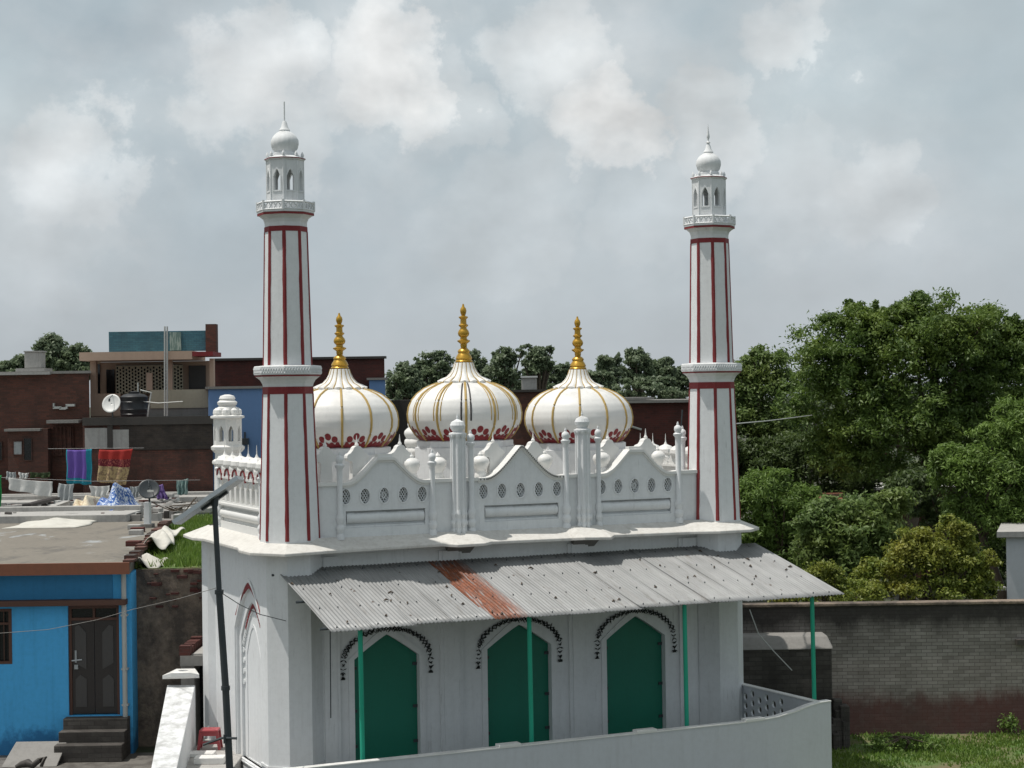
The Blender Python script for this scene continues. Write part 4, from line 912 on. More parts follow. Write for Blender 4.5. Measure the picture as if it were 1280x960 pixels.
h2 = house('stained_house', 'low blackened brick house with whitewashed patch behind the washing', 104, 266, 523, 65, 4.6, 'brick_stained', roofmat=None)
m = MB(); pbox(m, 103, 266, 521, 531, 64.85, .2); m.build('roof', 'dark_plaster', h2)
m = MB(); pbox(m, 106, 134, 535, 561, 64.93, .07); pbox(m, 141, 161, 537, 561, 64.93, .07); m.build('whitewash_panel', 'pale_concrete', h2)
m = MB(); pbox(m, 134.3, 140.7, 531.5, 561, 64.9, .1); m.build('pilaster', 'dark_plaster', h2)
m = MB(); pbox(m, 150, 266, 531, 562, 64.94, .06); m.build('dark_band', 'brick_black', h2)  # band of darker brick below the roof edge
dk = thing('water_barrel', 'round black plastic water tank beside the white satellite dish', 'water tank', (rz(167, 520, 66)[0], 66, rz(167, 521, 66)[1]), 'C')
r, z = rz(168, 521, 66); zt_ = rz(168, 490, 66)[1]; m = MB(); hh = zt_ - z
m.lathe([(.50, z), (.52, z + .1), (.50, z + .12), (.52, z + .3 * hh), (.50, z + .33 * hh), (.52, z + .6 * hh), (.50, z + .62 * hh), (.52, z + .8 * hh), (.40, z + .9 * hh), (.22, z + .94 * hh)], 28, r, 66); m.build('tank_body', 'black_plastic', dk, smooth=True)
m = MB(); m.lathe([(.2, z + .94 * hh), (.21, z + hh), (.05, z + hh + .03)], 20, r, 66); m.build('lid', 'black_plastic', dk)
m = MB(); m.tube([(r + .55, 65.7, z), (r + .7, 65.7, z + .9), (r + .3, 65.7, z + 1.0)], .03, 6); m.tube([(r + .1, 65.8, z + .6), (r + 1.0, 65.6, z + .5), (r + 1.9, 65.6, z + .55)], .02, 5); m.tube([(r + .15, 66, z + hh), (r + .15, 66, z + hh + .35)], .025, 6); m.build('pipe', 'pale_pipe', dk)
def dish(name, label, x, y, zfoot, w, R_, mat, tilt, par_n, arm=True):
    r, z = rz(x, y, w); d = thing(name, label, 'satellite dish', (r, w, zfoot), 'C')
    N = 28; pr = [(R_ * k / 6, .18 * R_ * (k / 6) ** 2) for k in range(7)]
    T = Matrix.Translation((r, w, z)) @ Matrix.Rotation(tilt[1], 4, 'Z') @ Matrix.Rotation(PI / 2 - tilt[0], 4, 'X')
    m = MB(); m.lathe([(max(a, .001), b) for a, b in pr], N, caps=False); m.v = [tuple(T @ Vector(v)) for v in m.v]; m.build('reflector', mat, d, smooth=True, thick=.015)
    m = MB(); P = [T @ Vector(v) for v in ((0, R_ * .95, .16 * R_), (0, R_ * .3, R_ * .75))]; m.tube(P, .012, 5); m.tube([P[1], P[1] + (T.to_3x3() @ Vector((0, -.1, -.02)))], .035, 8); m.build('feed_arm', 'dark_metal', d)
    m = MB(); m.tube([(r, w + .05, z), (r, w + .08, zfoot)], .03, 6); m.build('mast', 'dark_metal', d)
    return d
dish('satellite_dish', 'round white satellite dish turned to the left on the blackened roof edge', 140, 505, rz(140, 522, 64.8)[1], 64.8, .36, 'white_plastic', (math.radians(20), math.radians(-12)), 0)

h3 = house('blue_wall_house', 'plain sky-blue plastered house wall behind the small turret', 261, 345, 486, 68, 5, 'sky_blue_wall')
m = MB(); pbox(m, 302, 310, 548, 556, 67.6, .35); pbox(m, 305, 307, 540, 549, 67.8, .1); m.build('meter_box', 'dark_metal', h3)
h4 = house('brick_hall', 'wide dark maroon brick building rising behind the left minaret', 266, 481, 449, 78, 9, 'brick_red', roofmat=None)
m = MB(); pbox(m, 264, 482, 446.5, 449.5, 77.85, .6); m.build('roof', 'dark_plaster', h4)
h5 = house('corner_house', 'low grey-blue plastered building beside the dark maroon hall', 462, 482, 475, 76.8, 1, 'sky_blue_wall')
h6 = house('chimney_house', 'narrow dark brick building between the middle and right domes', 636, 700, 490, 72, 5, 'brick_dark', roofmat='dark_plaster')
tk = thing('roof_tank', 'white square water tank on the narrow brick building', 'water tank', (rz(661, 487, 72.6)[0], 72.6, rz(661, 487, 72.6)[1]), 'C')
m = MB(); pbox(m, 652, 671, 472, 487.5, 72.6, .7); m.build('tank_body', 'pale_concrete', tk, bevel=.02); m = MB(); pbox(m, 651, 672, 470, 472, 72.5, .8); m.build('lid', 'white_plastic', tk)
h7 = house('long_brick_building', 'long maroon brick building right of the third dome with a thin concrete roof', 735, 905, 503, 66, 8, 'brick_red', roofmat=None)
m = MB(); pbox(m, 733, 905, 500, 503.5, 65.7, 8.4); pbox(m, 733, 818, 497, 500, 65.8, 6); m.build('roof', 'grey_concrete', h7)
m = MB(); a, b = rz(789, 533, 65.9), rz(802, 537, 65.9); m.tube([(a[0], 65.9, a[1]), (b[0], 65.9, b[1])], .04, 5); m.build('broken_pipe', 'pale_pipe', h7)
h8 = house('shaded_house', 'dark low house glimpsed between the left and middle domes', 478, 545, 500, 80, 5, 'dark_plaster', roofmat=None)
m = MB(); a, b = rz(848, 585, 44.5), rz(853, 512, 44.5)
m.tube([(a[0], 44.5, -.5), (a[0], 44.5, a[1]), (b[0], 44.5, b[1])], .018, 5); m.build('antenna_rod', 'dark_metal', None, 'thin leaning metal rod behind the mosque beside the right minaret', 'rod', org=(a[0], 44.5, -.5), frame='C')

# ================================================================== WASHING AND CLUTTER ON THE TERRACES
def cloth(name, label, cat, quad, w, mats, rows=None, wav=.05, grp=None, fold=3):
    (ax, ay), (bx, by), (cx, cy), (dx, dy) = quad   # tl tr br bl in picture columns / rows at depth w
    P = [rz(*q, w) for q in quad]; m = MB(); nu, nv = 22, 18
    def f(u, v):
        t0 = [P[0][k] * (1 - u) + P[1][k] * u for k in (0, 1)]; t1 = [P[3][k] * (1 - u) + P[2][k] * u for k in (0, 1)]
        ph = len(name) + ax
        return (t0[0] * (1 - v) + t1[0] * v + .012 * math.sin(9 * v + ph), w + wav * math.sin(u * fold * 2 * PI + ph + v * 1.3) * (.3 + .7 * v) , t0[1] * (1 - v) + t1[1] * v - .03 * math.sin(PI * u) * (1 - v) + .02 * math.sin(u * 11 + ph) * v)
    m.grid(f, nu, nv)
    if rows:
        m.m = [rows(((i % nu) + .5) / nu, (i // nu + .5) / nv) for i in range(nu * nv)]
    return m.build(name, mats, None, label, cat, grp, org=(P[3][0], w, min(P[2][1], P[3][1])), frame='C', smooth=True, thick=.012)
cloth('bedsheet', 'purple bedsheet with teal border hung on the clothes line', 'bedsheet', [(83, 562), (115, 561), (115, 606), (84, 604)], 63.6, ['cloth_purple', 'cloth_teal'], lambda u, v: 1 if (u > .76 or v > .86 or u < .06) else 0)
cloth('patterned_blanket', 'red, maroon and gold blanket hung beside the purple sheet', 'blanket', [(124, 562), (166, 561), (158, 607), (122, 602)], 63.6, ['cloth_red', 'cloth_maroon', 'cloth_gold'], lambda u, v: 0 if v < .27 else (1 if v < .48 else 2))
cloth('white_sheet', 'long wrinkled white sheet sagging on the line at the far left', 'sheet', [(11, 597), (66, 602), (65, 622), (12, 612)], 61.5, 'cloth_white')
cloth('grey_towel', 'narrow grey towel hanging beneath the purple bedsheet', 'towel', [(73, 604), (92, 605), (90, 627), (71, 628)], 60.8, 'cloth_grey')
cloth('shirt', 'pale cream shirt hanging under the patterned blanket', 'shirt', [(112, 607), (138, 607), (135, 620), (115, 622)], 61.2, 'cloth_white')
cloth('striped_cloth', 'small grey checked cloth, highest on the far left line', 'cloth', [(9, 589), (20, 590), (20, 600), (8, 599)], 62.2, 'cloth_grey')
cloth('vest', 'small white vest next to the checked cloth on the line', 'vest', [(23, 590), (36, 591), (34, 598), (25, 599)], 62.2, 'cloth_white')
cloth('dark_green_cloth', 'dark green cloth hanging low on the brick wall at left', 'cloth', [(38, 590), (63, 590), (63, 597), (38, 597)], 62.8, 'leaf_dark')
cloth('violet_shawl', 'violet printed shawl hanging just right of the grey dish', 'shawl', [(190, 607), (203, 605), (210, 624), (196, 624)], 60.4, 'cloth_violet')
cloth('lilac_cloth', 'small lilac and white cloth just left of the grey dish', 'cloth', [(163, 608), (175, 607), (174, 621), (163, 623)], 60.4, 'cloth_grey')
cloth('striped_towel', 'small sea-green striped towel hung alone on the brick wall', 'towel', [(220, 600), (235, 598), (234, 618), (221, 619)], 62.9, 'cloth_seafoam')
cloth('green_cloth', 'bright green cloth at the left edge of the photo', 'cloth', [(-14, 594), (2, 594), (2, 642), (-14, 642)], 55, 'cloth_green')
m = MB(); a, b = rz(-20, 596, 62), rz(250, 600, 62); m.tube([(a[0], 62, a[1]), ((a[0] + b[0]) / 2, 62, (a[1] + b[1]) / 2 - .1), (b[0], 62, b[1])], .008, 4)
m.build('clothes_line', 'dark_metal', None, 'lower clothes line stretched before the brick houses', 'clothes line', org=(a[0], 62, a[1]), frame='C')
m = MB(); a, b = rz(60, 561, 63.65), rz(180, 560, 63.65); m.tube([(a[0], 63.65, a[1]), (b[0], 63.65, b[1])], .008, 4)
m.build('clothes_line', 'dark_metal', None, 'upper clothes line carrying the purple sheet and red blanket', 'clothes line', org=(a[0], 63.65, a[1]), frame='C')
def heap(name, label, cat, x0, x1, y, w, dep, h, mat, tilt=0, z=None):
    r0, r1 = rz(x0, y, w)[0], rz(x1, y, w)[0]; zz = zT if z is None else z; m = MB()
    def f(u, v):
        e = math.sin(PI * u) * math.sin(PI * v); rag = .12 * math.sin(u * 17 + x0) * math.sin(v * 13)
        return (r0 + (r1 - r0) * u + .08 * math.sin(v * 9 + x0), w + dep * v + .08 * math.sin(u * 8), zz + .02 + h * (e ** .7 if e > 0 else 0) * (1 + rag) * (.55 + .45 * math.sin(u * 6 + x0) ** 2) + tilt * u)
    m.grid(f, 26, 16); return m.build(name, mat, None, label, cat, org=(r0, w, zz), frame='C', smooth=True, thick=.02)
heap('printed_quilt', 'blue and white printed quilt spread over rubble on the terrace', 'quilt', 108, 156, 640, 54.6, 3.4, 1.0, 'cloth_blue_print')
heap('cream_mat', 'crumpled cream mat lying left of the blue quilt', 'mat', 76, 112, 635, 55.2, 3.3, .65, 'cloth_cream')
heap('rubble_heap', 'dark heap of rubble and scrap on the terrace by the cream mat', 'rubble', 40, 100, 640, 54.9, 2.6, .30, 'dark_plaster')
heap('plastic_sheeting', 'tangled white plastic sheeting on the roof behind the blue house', 'plastic sheet', 5, 98, 655, 50.2, 3.2, .16, 'tarp_white', z=zr)
heap('rubble_heap', 'grey rubble strewn right of the white dish pillar', 'rubble', 185, 222, 640, 56, 3.0, .34, 'grey_concrete')
def plank(x0, y0, w0, x1, y1, w1, label, mat='pale_concrete', r=.07):
    a, b = rz(x0, y0, w0), rz(x1, y1, w1); m = MB(); A = Vector((a[0], w0, max(a[1], zT + .1))); B = Vector((b[0], w1, max(b[1], zT + .1)))
    d = (B - A).normalized(); s = d.cross(UP).normalized() * r * 1.6; u = Vector((0, 0, r * .5))
    m.hexa([A - s - u, A + s - u, B + s - u, B - s - u, A - s + u, A + s + u, B + s + u, B - s + u]); m.build('plank', mat, None, label, 'plank', org=tuple(A), frame='C')
plank(36, 648, 55, 84, 627, 58, 'pinkish-white plank sloping up from the plastic sheeting')
plank(150, 636, 56.5, 163, 648, 54, 'short white board beside the blue printed quilt')
plank(33, 632, 57, 70, 623, 60, 'dark beam lying below the long white sheet', 'dark_wood', .09)
plank(70, 646, 54.8, 155, 645, 54.6, 'long white board along the terrace edge below the quilt')
plank(0, 634, 57.5, 48, 631, 57.8, 'pale board lying flat at the far left of the terrace')
m = MB(); random.seed(21)
for i in range(420):
    w_ = random.uniform(53.2, 63.5); px = random.uniform(-10, 225); r, _ = rz(px, 620, w_); s_ = random.uniform(.05, .22) * (1.6 if random.random() < .12 else 1); a = random.random() * PI; h_ = random.uniform(.03, .16)
    c_, d_2 = math.cos(a) * s_, math.sin(a) * s_; k_ = random.uniform(.25, 1); zz = zT + .16
    P_ = [(r + c_, w_ + d_2), (r - d_2 * k_, w_ + c_ * k_), (r - c_, w_ - d_2), (r + d_2 * k_, w_ - c_ * k_)]
    m.prism(P_, zT + .002, zz + h_ * random.uniform(.1, 1), random.choice((0, 0, 1, 1, 2, 3, 4)))
m.build('rubble', ['pale_concrete', 'grey_concrete', 'brick_red', 'dark_plaster', 'cloth_white'], None, 'broken brick, boards and rubble scattered over the terrace roofs', 'rubble', kind='stuff', org=(-15, 56, zT), frame='C')
# pillar + grey dish
pl_ = thing('roof_pillar', 'short white square pillar standing on the roof edge below the grey dish', 'pillar', (rz(183, 665, 50)[0], 50, zr), 'C')
m = MB(); pbox(m, 180, 187, 628, 668, 50, .28, 0, zr + .001); m.build('shaft', 'white_paint', pl_, bevel=.01); m = MB(); r, _ = rz(183.5, 650, 50); m.box(r - .16, r + .16, 49.92, 50.32, zr + .002, zr + .10); m.build('base', 'grey_concrete', pl_)
gd = dish('satellite_dish', 'dark grey satellite dish with a pale mark, on the short white pillar', 186, 612, rz(183, 628, 50)[1], 50.05, .30, 'dark_metal', (math.radians(28), math.radians(14)), 0)
r, z = rz(189, 614, 49.9); m = MB(); m.box(r - .09, r + .09, 49.80, 49.815, z - .02, z + .04); m.build('pale_mark', 'white_plastic', gd)
for i, (x, y, w) in enumerate(((168, 667, 49.3), (170, 675, 47.3), (167, 693, 43.6), (172, 671, 48.2))):
    r, _ = rz(x, y, w); m = MB(); m.box(r - .2, r + .15, w, w + .3, zr + .002, zr + .13)
    m.build('loose_brick', 'pale_concrete' if i < 2 else 'brick_red', None, ['pale block on the blue house roof, just left of the pillar foot', 'pale block on the roof, nearer than the one by the pillar', 'reddish brick near the front right corner of the blue house roof', 'red brick between the two pale blocks on the roof'][i], 'brick', org=(r, w, zr), frame='C', bevel=.01)
bc = thing('bicycle_frame', 'rusty tangle of bent scrap metal at the terrace corner by the grass', 'scrap', (rz(228, 635, 55)[0], 55, zT), 'C')
m = MB(); r, z = rz(228, 635, 55); random.seed(5)
for i in range(7): a = Vector((r + random.uniform(-.5, .4), 55 + random.uniform(-.3, .3), zT + .17)); m.tube([a, a + Vector((random.uniform(-.4, .4), random.uniform(-.2, .2), random.uniform(.05, .45))), a + Vector((random.uniform(-.6, .6), 0, random.uniform(0, .3)))], .018, 5)
bc.name = 'scrap_metal'; m.build('bent_bars', 'bark', bc)

# ================================================================== RIGHT: BRICK WALL, BUTTRESS, HOUSES
bw = thing('brick_wall', 'long weathered grey brick compound wall with blackened top behind the lawn', 'wall', (12, 40.5, -.5), 'C')
m = MB(); r0_ = rz(905, 840, 40.5)[0]; zt5 = rz(1100, 757, 40.5)[1]; m.box(r0_, 24, 40.5, 40.75, -.5, zt5); m.build('masonry', 'brick_grey', bw)
m = MB(); m.box(r0_, 24, 40.44, 40.81, zt5 + .002, zt5 + .07); m.build('coping', 'mud_plaster', bw, bevel=.015)
m = MB(); r, z = rz(1276, 806, 40.4); m.box(r - .1, r + .3, 40.35, 40.5, z, z + .12); m.build('wall_stone', 'dark_plaster', bw)
bt = thing('stub_wall', 'short thick soot-dark wall with rough plaster top, right of the mosque', 'wall', (6, 37.6, -.5), 'C')
WS = 39.3; a, zt6 = rz(905, 812, WS); b = rz(1042, 812, WS)[0]
m = MB(); m.box(a, b - .04, WS, WS + .9, -.5, zt6); m.build('masonry', 'rubble_grey', bt, bevel=.03)
m = MB(); zc = rz(1000, 793, WS + .4)[1]; m.hexa([(a, WS - .05, zt6 - .02), (b, WS - .05, zt6 - .02), (b, WS + .95, zt6 - .02), (a, WS + .95, zt6 - .02), (a, WS + .2, zc), (b - .1, WS + .2, zc), (b - .1, WS + .8, zc), (a, WS + .8, zc)])
m.build('plaster_cap', 'grey_concrete', bt, bevel=.04)
m = MB(); random.seed(3)
for i in range(26): x = b - .3 + random.uniform(-.2, .45); z = random.uniform(-.5, .5) * random.random(); s = random.uniform(.06, .2); m.box(x, x + s, WS - .3 + random.uniform(-.2, .25), WS, -.5, z + s)
m.build('broken_foot', 'rubble_grey', bt, bevel=.02)
wh = thing('white_block_house', 'pale blue-white house corner at the right edge with projecting roof slab', 'house', (14, 50, -.5), 'C')
a = rz(1258, 700, 50)[0]; b, zq = rz(1246, 672, 49.8); m = MB(); m.hexa([(a, 50, -.5), (a + 4, 50, -.5), (a + 6, 54, -.5), (a + 1.3, 54, -.5), (a, 50, zq), (a + 4, 50, zq), (a + 6, 54, zq), (a + 1.3, 54, zq)]); m.build('wall', 'grey_white', wh); m = MB(); m.hexa([(b, 49.8, zq + .003), (b + 5, 49.8, zq + .003), (b + 7, 54.2, zq + .003), (b + 1.4, 54.2, zq + .003), (b, 49.8, zq + .16), (b + 5, 49.8, zq + .16), (b + 7, 54.2, zq + .16), (b + 1.4, 54.2, zq + .16)]); m.build('roof', 'pale_concrete', wh); m = MB(); pbox(m, 1247, 1258, 734, 738, 49.8, .4); m.build('sill', 'pale_concrete', wh)
th2 = house('tree_hidden_house', 'low brown house with a pale flat roof under the big tree', 1060, 1205, 612, 74, 6, 'brick_dark', roofmat='pale_concrete')
m = MB(); pbox(m, 1078, 1150, 597, 600, 78, 3); pbox(m, 1130, 1205, 601, 604, 77, 3); m.build('roof_sheet', 'tin_grey', th2)
m = MB(); pbox(m, 1090, 1145, 598, 612, 78.2, 3); m.build('upper_wall', 'dark_plaster', th2)
m = MB(); pbox(m, 1083, 1112, 563, 598, 80, 2); m.build('red_panel', 'brick_red', th2)
th3 = house('low_tin_house', 'low house with a brown edge half hidden by the front bushes', 1005, 1050, 628, 62, 4, 'mud_plaster', roofmat='fascia_red')
th4 = house('pale_roof_house', 'pale roofed shed half hidden behind the right feathery tree', 1195, 1245, 590, 70, 4, 'dark_plaster', roofmat='pale_concrete')

# ================================================================== TREES
def leafmesh(name, P, N_, L, Wd, mat, org, parent=None):
    n = len(P); t = np.cross(N_, RNG.normal(size=(n, 3))); t /= np.linalg.norm(t, axis=1)[:, None] + 1e-9; b = np.cross(N_, t)
    L = L[:, None]; Wd = Wd[:, None]
    v = np.stack([P - t * L * .5, P + b * Wd * .5 , P + t * L * .5 - np.array([0, 0, .15]) * L, P - b * Wd * .5], 1).reshape(-1, 3) - np.array(org)
    me = bpy.data.meshes.new(name); me.vertices.add(4 * n); me.vertices.foreach_set('co', v.ravel()); me.loops.add(4 * n); me.loops.foreach_set('vertex_index', np.arange(4 * n)); me.polygons.add(n)
    me.polygons.foreach_set('loop_start', np.arange(n) * 4); me.polygons.foreach_set('loop_total', np.full(n, 4)); me.update()
    return me
def tree(name, label, lobes, w, mat, leaf, nclump, nleaf, cs=.22, trunk=None, group=None, gap=.25, zb=-.5, depth=1.0, droop=0, cat='tree'):
    # lobes: (px, py, rx, ry) ellipses as seen at depth w; given real depth and size
    if len(lobes) > 2 and not group:
        lobes = list(lobes) + [(x + a * math.cos(q) * RNG.uniform(.75, 1.05), y - b * abs(math.sin(q)) * RNG.uniform(.75, 1.08), a * f, b * f) for (x, y, a, b) in lobes for q, f in [(RNG.uniform(0, PI), RNG.uniform(.18, .34)) for _ in range(3)]]
    S = w / FOC; C_ = []
    for (x, y, a, b) in lobes:
        r, z = rz(x, y, w); C_.append((r, w + RNG.uniform(-.3, .3) * a * S * depth, z, a * S, a * S * .85 * depth, b * S))
    vol = np.array([c[3] * c[5] for c in C_]); pk = RNG.choice(len(C_), nclump, p=vol ** .85 / (vol ** .85).sum())
    bx = rz(lobes[0][0], lobes[0][1], w)[0] if trunk is None else rz(trunk, 500, w)[0]
    root = thing(name, label, cat, (bx, w, zb), 'C', group)
    Ps = []; Ns = []; var = []; cen = []
    if group: nclump = nclump
    for k in pk:
        c = C_[k]; d = RNG.normal(size=3); d /= np.linalg.norm(d); d[2] = abs(d[2]) if RNG.random() < .3 else d[2]
        rad = RNG.uniform(.25, 1.12) ** .7; q = np.array([c[0] + d[0] * c[3] * rad, c[1] + d[1] * c[4] * rad, c[2] + d[2] * c[5] * rad]); cen.append(q)
        size = cs * min(c[3], c[5]) * RNG.uniform(.55, 1.35) + .12
        m_ = int(nleaf * RNG.uniform(.5, 1.3)); e = RNG.normal(size=(m_, 3)); e /= np.linalg.norm(e, axis=1)[:, None]
        rr = RNG.random((m_, 1)) ** .6; st = RNG.uniform(.6, 1.5, 3) * np.array([1.15, 1.15, .7]); off = e * rr * size * st; off[:, 2] -= droop * size * RNG.random(m_)
        Ps.append(q + off); nn = e * .6 + RNG.normal(size=(m_, 3)) * .6 + np.array([0, 0, .45]); Ns.append(nn / np.linalg.norm(nn, axis=1)[:, None])
        var.append(np.clip(RNG.random(m_) * .6 + RNG.random() * .5 - .05, 0, 1))
    # loose sprigs at the outline
    P = np.concatenate(Ps); N_ = np.concatenate(Ns); V = np.concatenate(var); n = len(P)
    me = leafmesh('crown', P, N_, leaf[0] * RNG.uniform(.6, 1.3, n), leaf[1] * RNG.uniform(.6, 1.3, n), mat, (bx, w, zb))
    at = me.attributes.new('var', 'FLOAT', 'POINT'); at.data.foreach_set('value', np.repeat(V, 4)); me.materials.append(MATS[mat])
    o = bpy.data.objects.new('crown', me); COL.objects.link(o); o.parent = root
    m = MB(); zc = min(c[2] for c in C_); H_ = max(.5, np.mean([c[2] for c in C_]) - zb); tr = max(.05, .035 * H_)
    top = (np.mean([c[0] for c in C_]), w, zb + H_ * .62); m.tube([(bx, w, zb), (bx + .1, w, zb + H_ * .3), top], [tr, tr * .8, tr * .6], 8)
    idx = RNG.choice(len(cen), min(len(cen), 16), replace=False)
    for i in idx:
        q = cen[i]; mid = (top[0] * .5 + q[0] * .5, w * .5 + q[1] * .5, top[2] * .45 + q[2] * .55 - .1 * H_ * 0); m.tube([top, mid, tuple(q)], [tr * .45, tr * .25, tr * .08], 5)
    m.build('trunk', 'bark', root, smooth=True); return root
tree('neem_tree', 'largest tree, a broad dark neem crown towering at the right', [(1140, 455, 75, 70), (1055, 440, 70, 55), (1180, 420, 70, 50), (1230, 440, 60, 60), (1120, 530, 100, 60), (1030, 500, 55, 70), (1250, 500, 50, 70), (1160, 400, 38, 32), (1090, 405, 45, 28), (1265, 460, 35, 50), (1070, 560, 60, 40), (1190, 545, 60, 45)], 64, 'leaf_neem', (.17, .07), 1500, 110, .18, trunk=1130, droop=.5)
tree('neem_tree', 'smaller neem tree just right of the right minaret, left of the big crown', [(955, 490, 38, 50), (940, 540, 45, 50), (965, 455, 25, 22), (985, 550, 40, 40), (930, 470, 20, 25)], 72, 'leaf_broad', (.18, .08), 330, 90, .25, trunk=955, droop=.4)
tree('neem_tree', 'dark leafy tree filling the shade below the big crown', [(1000, 580, 60, 35), (1090, 590, 60, 22), (940, 580, 40, 30), (1060, 620, 30, 25)], 68, 'leaf_dark', (.19, .08), 380, 90, .30, trunk=1000)
tree('feathery_tree', 'feathery light green tree beside the mosque corner, left of the bushes', [(955, 625, 42, 38), (990, 650, 40, 45), (940, 670, 35, 50), (975, 695, 45, 35), (1010, 640, 22, 20)], 52, 'leaf_fresh', (.16, .045), 380, 110, .22, trunk=965, droop=.6)
tree('feathery_tree', 'feathery green tree at the right edge above the pale block house', [(1235, 590, 50, 50), (1270, 540, 38, 45), (1200, 585, 35, 30), (1250, 645, 50, 38), (1275, 620, 35, 60), (1215, 640, 32, 35), (1190, 570, 22, 15)], 54, 'leaf_fresh', (.17, .05), 480, 110, .22, trunk=1245, droop=.6)
tree('leafy_shrub', 'mid-green broad-leaved shrub between the feathery tree and yellowish bush', [(1060, 660, 52, 40), (1100, 650, 38, 32), (1040, 700, 45, 35), (1020, 660, 26, 26), (1085, 695, 45, 35), (1120, 625, 25, 14)], 48.5, 'leaf_broad', (.15, .07), 380, 75, .24, trunk=1065, cat='shrub')
tree('yellow_shrub', 'yellow-green bush just behind the brick wall', [(1168, 702, 32, 32), (1150, 678, 15, 14), (1204, 672, 13, 16), (1232, 708, 13, 20), (1208, 705, 20, 30), (1140, 700, 28, 34), (1190, 664, 20, 16), (1105, 722, 30, 24), (1160, 740, 60, 18), (1222, 735, 22, 22), (1075, 735, 22, 16)], 46, 'leaf_yellow', (.11, .055), 420, 75, .22, trunk=1180, cat='shrub')
tree('dry_shrub', 'straggly brownish bush behind the wall next to the awning corner', [(1020, 735, 35, 18), (1070, 745, 35, 14), (990, 745, 30, 12), (1030, 715, 18, 12)], 43.5, 'leaf_yellow', (.10, .045), 240, 50, .3, trunk=1030, cat='shrub')
tree('low_shrub', 'dark shrubs in the shade right of the yellow bush', [(1225, 735, 26, 26), (1245, 700, 20, 45), (1140, 610, 30, 22), (1180, 645, 35, 22)], 56, 'leaf_dark', (.17, .07), 220, 70, .3, trunk=1235, cat='shrub')
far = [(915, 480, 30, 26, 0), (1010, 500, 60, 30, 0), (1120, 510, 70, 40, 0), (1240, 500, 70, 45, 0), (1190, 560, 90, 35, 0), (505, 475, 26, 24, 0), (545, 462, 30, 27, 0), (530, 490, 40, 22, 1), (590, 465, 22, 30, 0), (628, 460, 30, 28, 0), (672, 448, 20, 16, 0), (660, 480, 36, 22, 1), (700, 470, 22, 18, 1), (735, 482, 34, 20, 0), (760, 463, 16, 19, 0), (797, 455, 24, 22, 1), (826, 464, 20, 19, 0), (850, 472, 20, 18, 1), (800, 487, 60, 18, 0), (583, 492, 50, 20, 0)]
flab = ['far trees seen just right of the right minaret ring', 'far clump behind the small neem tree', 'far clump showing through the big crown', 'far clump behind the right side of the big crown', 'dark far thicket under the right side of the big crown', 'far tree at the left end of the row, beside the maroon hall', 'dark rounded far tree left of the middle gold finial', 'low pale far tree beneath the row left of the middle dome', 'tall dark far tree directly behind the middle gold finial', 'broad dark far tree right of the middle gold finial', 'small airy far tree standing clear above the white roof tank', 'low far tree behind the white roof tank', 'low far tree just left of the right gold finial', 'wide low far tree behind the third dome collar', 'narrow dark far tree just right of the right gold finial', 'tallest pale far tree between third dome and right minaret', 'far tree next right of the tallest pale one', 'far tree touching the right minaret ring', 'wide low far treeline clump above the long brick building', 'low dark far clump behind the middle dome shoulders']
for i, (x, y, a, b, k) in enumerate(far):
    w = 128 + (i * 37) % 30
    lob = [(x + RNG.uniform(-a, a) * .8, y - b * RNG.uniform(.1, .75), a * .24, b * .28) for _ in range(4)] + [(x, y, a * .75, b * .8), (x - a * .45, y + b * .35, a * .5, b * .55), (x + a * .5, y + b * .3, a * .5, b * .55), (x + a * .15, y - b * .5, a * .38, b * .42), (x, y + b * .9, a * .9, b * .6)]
    tree('far_tree', flab[i], lob, w, 'leaf_far_hazed', (.30, .16), 190, 40, .20, group='far trees beyond the village', trunk=x)
for i, (x, y, a, b, lb) in enumerate(((62, 436, 22, 20, 'tall grey-green tree behind the far left water tank'), (95, 446, 28, 20, 'tree between the far left water tank and pink house'), (25, 455, 22, 13, 'low pale tree at the far left horizon'), (5, 462, 18, 12, 'lowest far tree at the left edge'))):
    lob = [(x, y, a * .7, b * .8), (x - a * .5, y + b * .4, a * .5, b * .6), (x + a * .5, y + b * .35, a * .5, b * .6), (x + a * .1, y + b, a * .9, b * .6)]
    tree('far_tree', lb, lob, 120, 'leaf_far_hazed', (.30, .16), 150, 45, .24, group='far trees at the left', trunk=x)
blades('grass', 'grass_blade', (6.0, 15.5, 34.5, 40.4), 26000, .09, -.49, 'short green grass before the grey brick wall', 'grass', 'stuff')
for i, (x, y, w, lb) in enumerate(((1262, 905, 40.2, 'small green weed at the foot of the brick wall'), (1130, 930, 38.6, 'low green creeper patch on the lawn'))):
    tree('weed', lb, [(x, y, 8 if i == 0 else 45, 10 if i == 0 else 5)], w, 'leaf_fresh', (.09, .05), 12 if i == 0 else 50, 22, .5 if i == 0 else .6, zb=-.49, cat='weed')
# loose wires
def wire(label, pts, r=.008, mat='pale_pipe'):
    P = []
    for x, y, w in pts: a = rz(x, y, w); P.append((a[0], w, a[1]))
    m = MB(); m.tube(P, r, 5); m.build('cable', mat, None, label, 'cable', org=P[0], frame='C')
wire('thin pale cable crossing the blue house front toward the lamp pole', [(-20, 793, 39.0), (60, 787, 39.0), (120, 775, 38.9), (165, 762, 38.5), (225, 748, 36), (270, 735, 29.6)], .006, 'grey_concrete')
wire('dark cable drooping from the lamp pole to the mosque corner', [(272, 738, 29.6), (300, 756, 31), (325, 768, 32.4), (357, 776, 33.8)], .008, 'dark_metal')
wire('pale cable strung from the right minaret into the big tree', [(905, 531, 39), (960, 526, 50), (1015, 519, 62)], .016)
wire('thick brown cable hanging across the stub wall top', [(937, 762, 39.1), (948, 792, 39.1), (968, 815, 39.1), (990, 838, 39.1)], .012, 'pale_pipe')
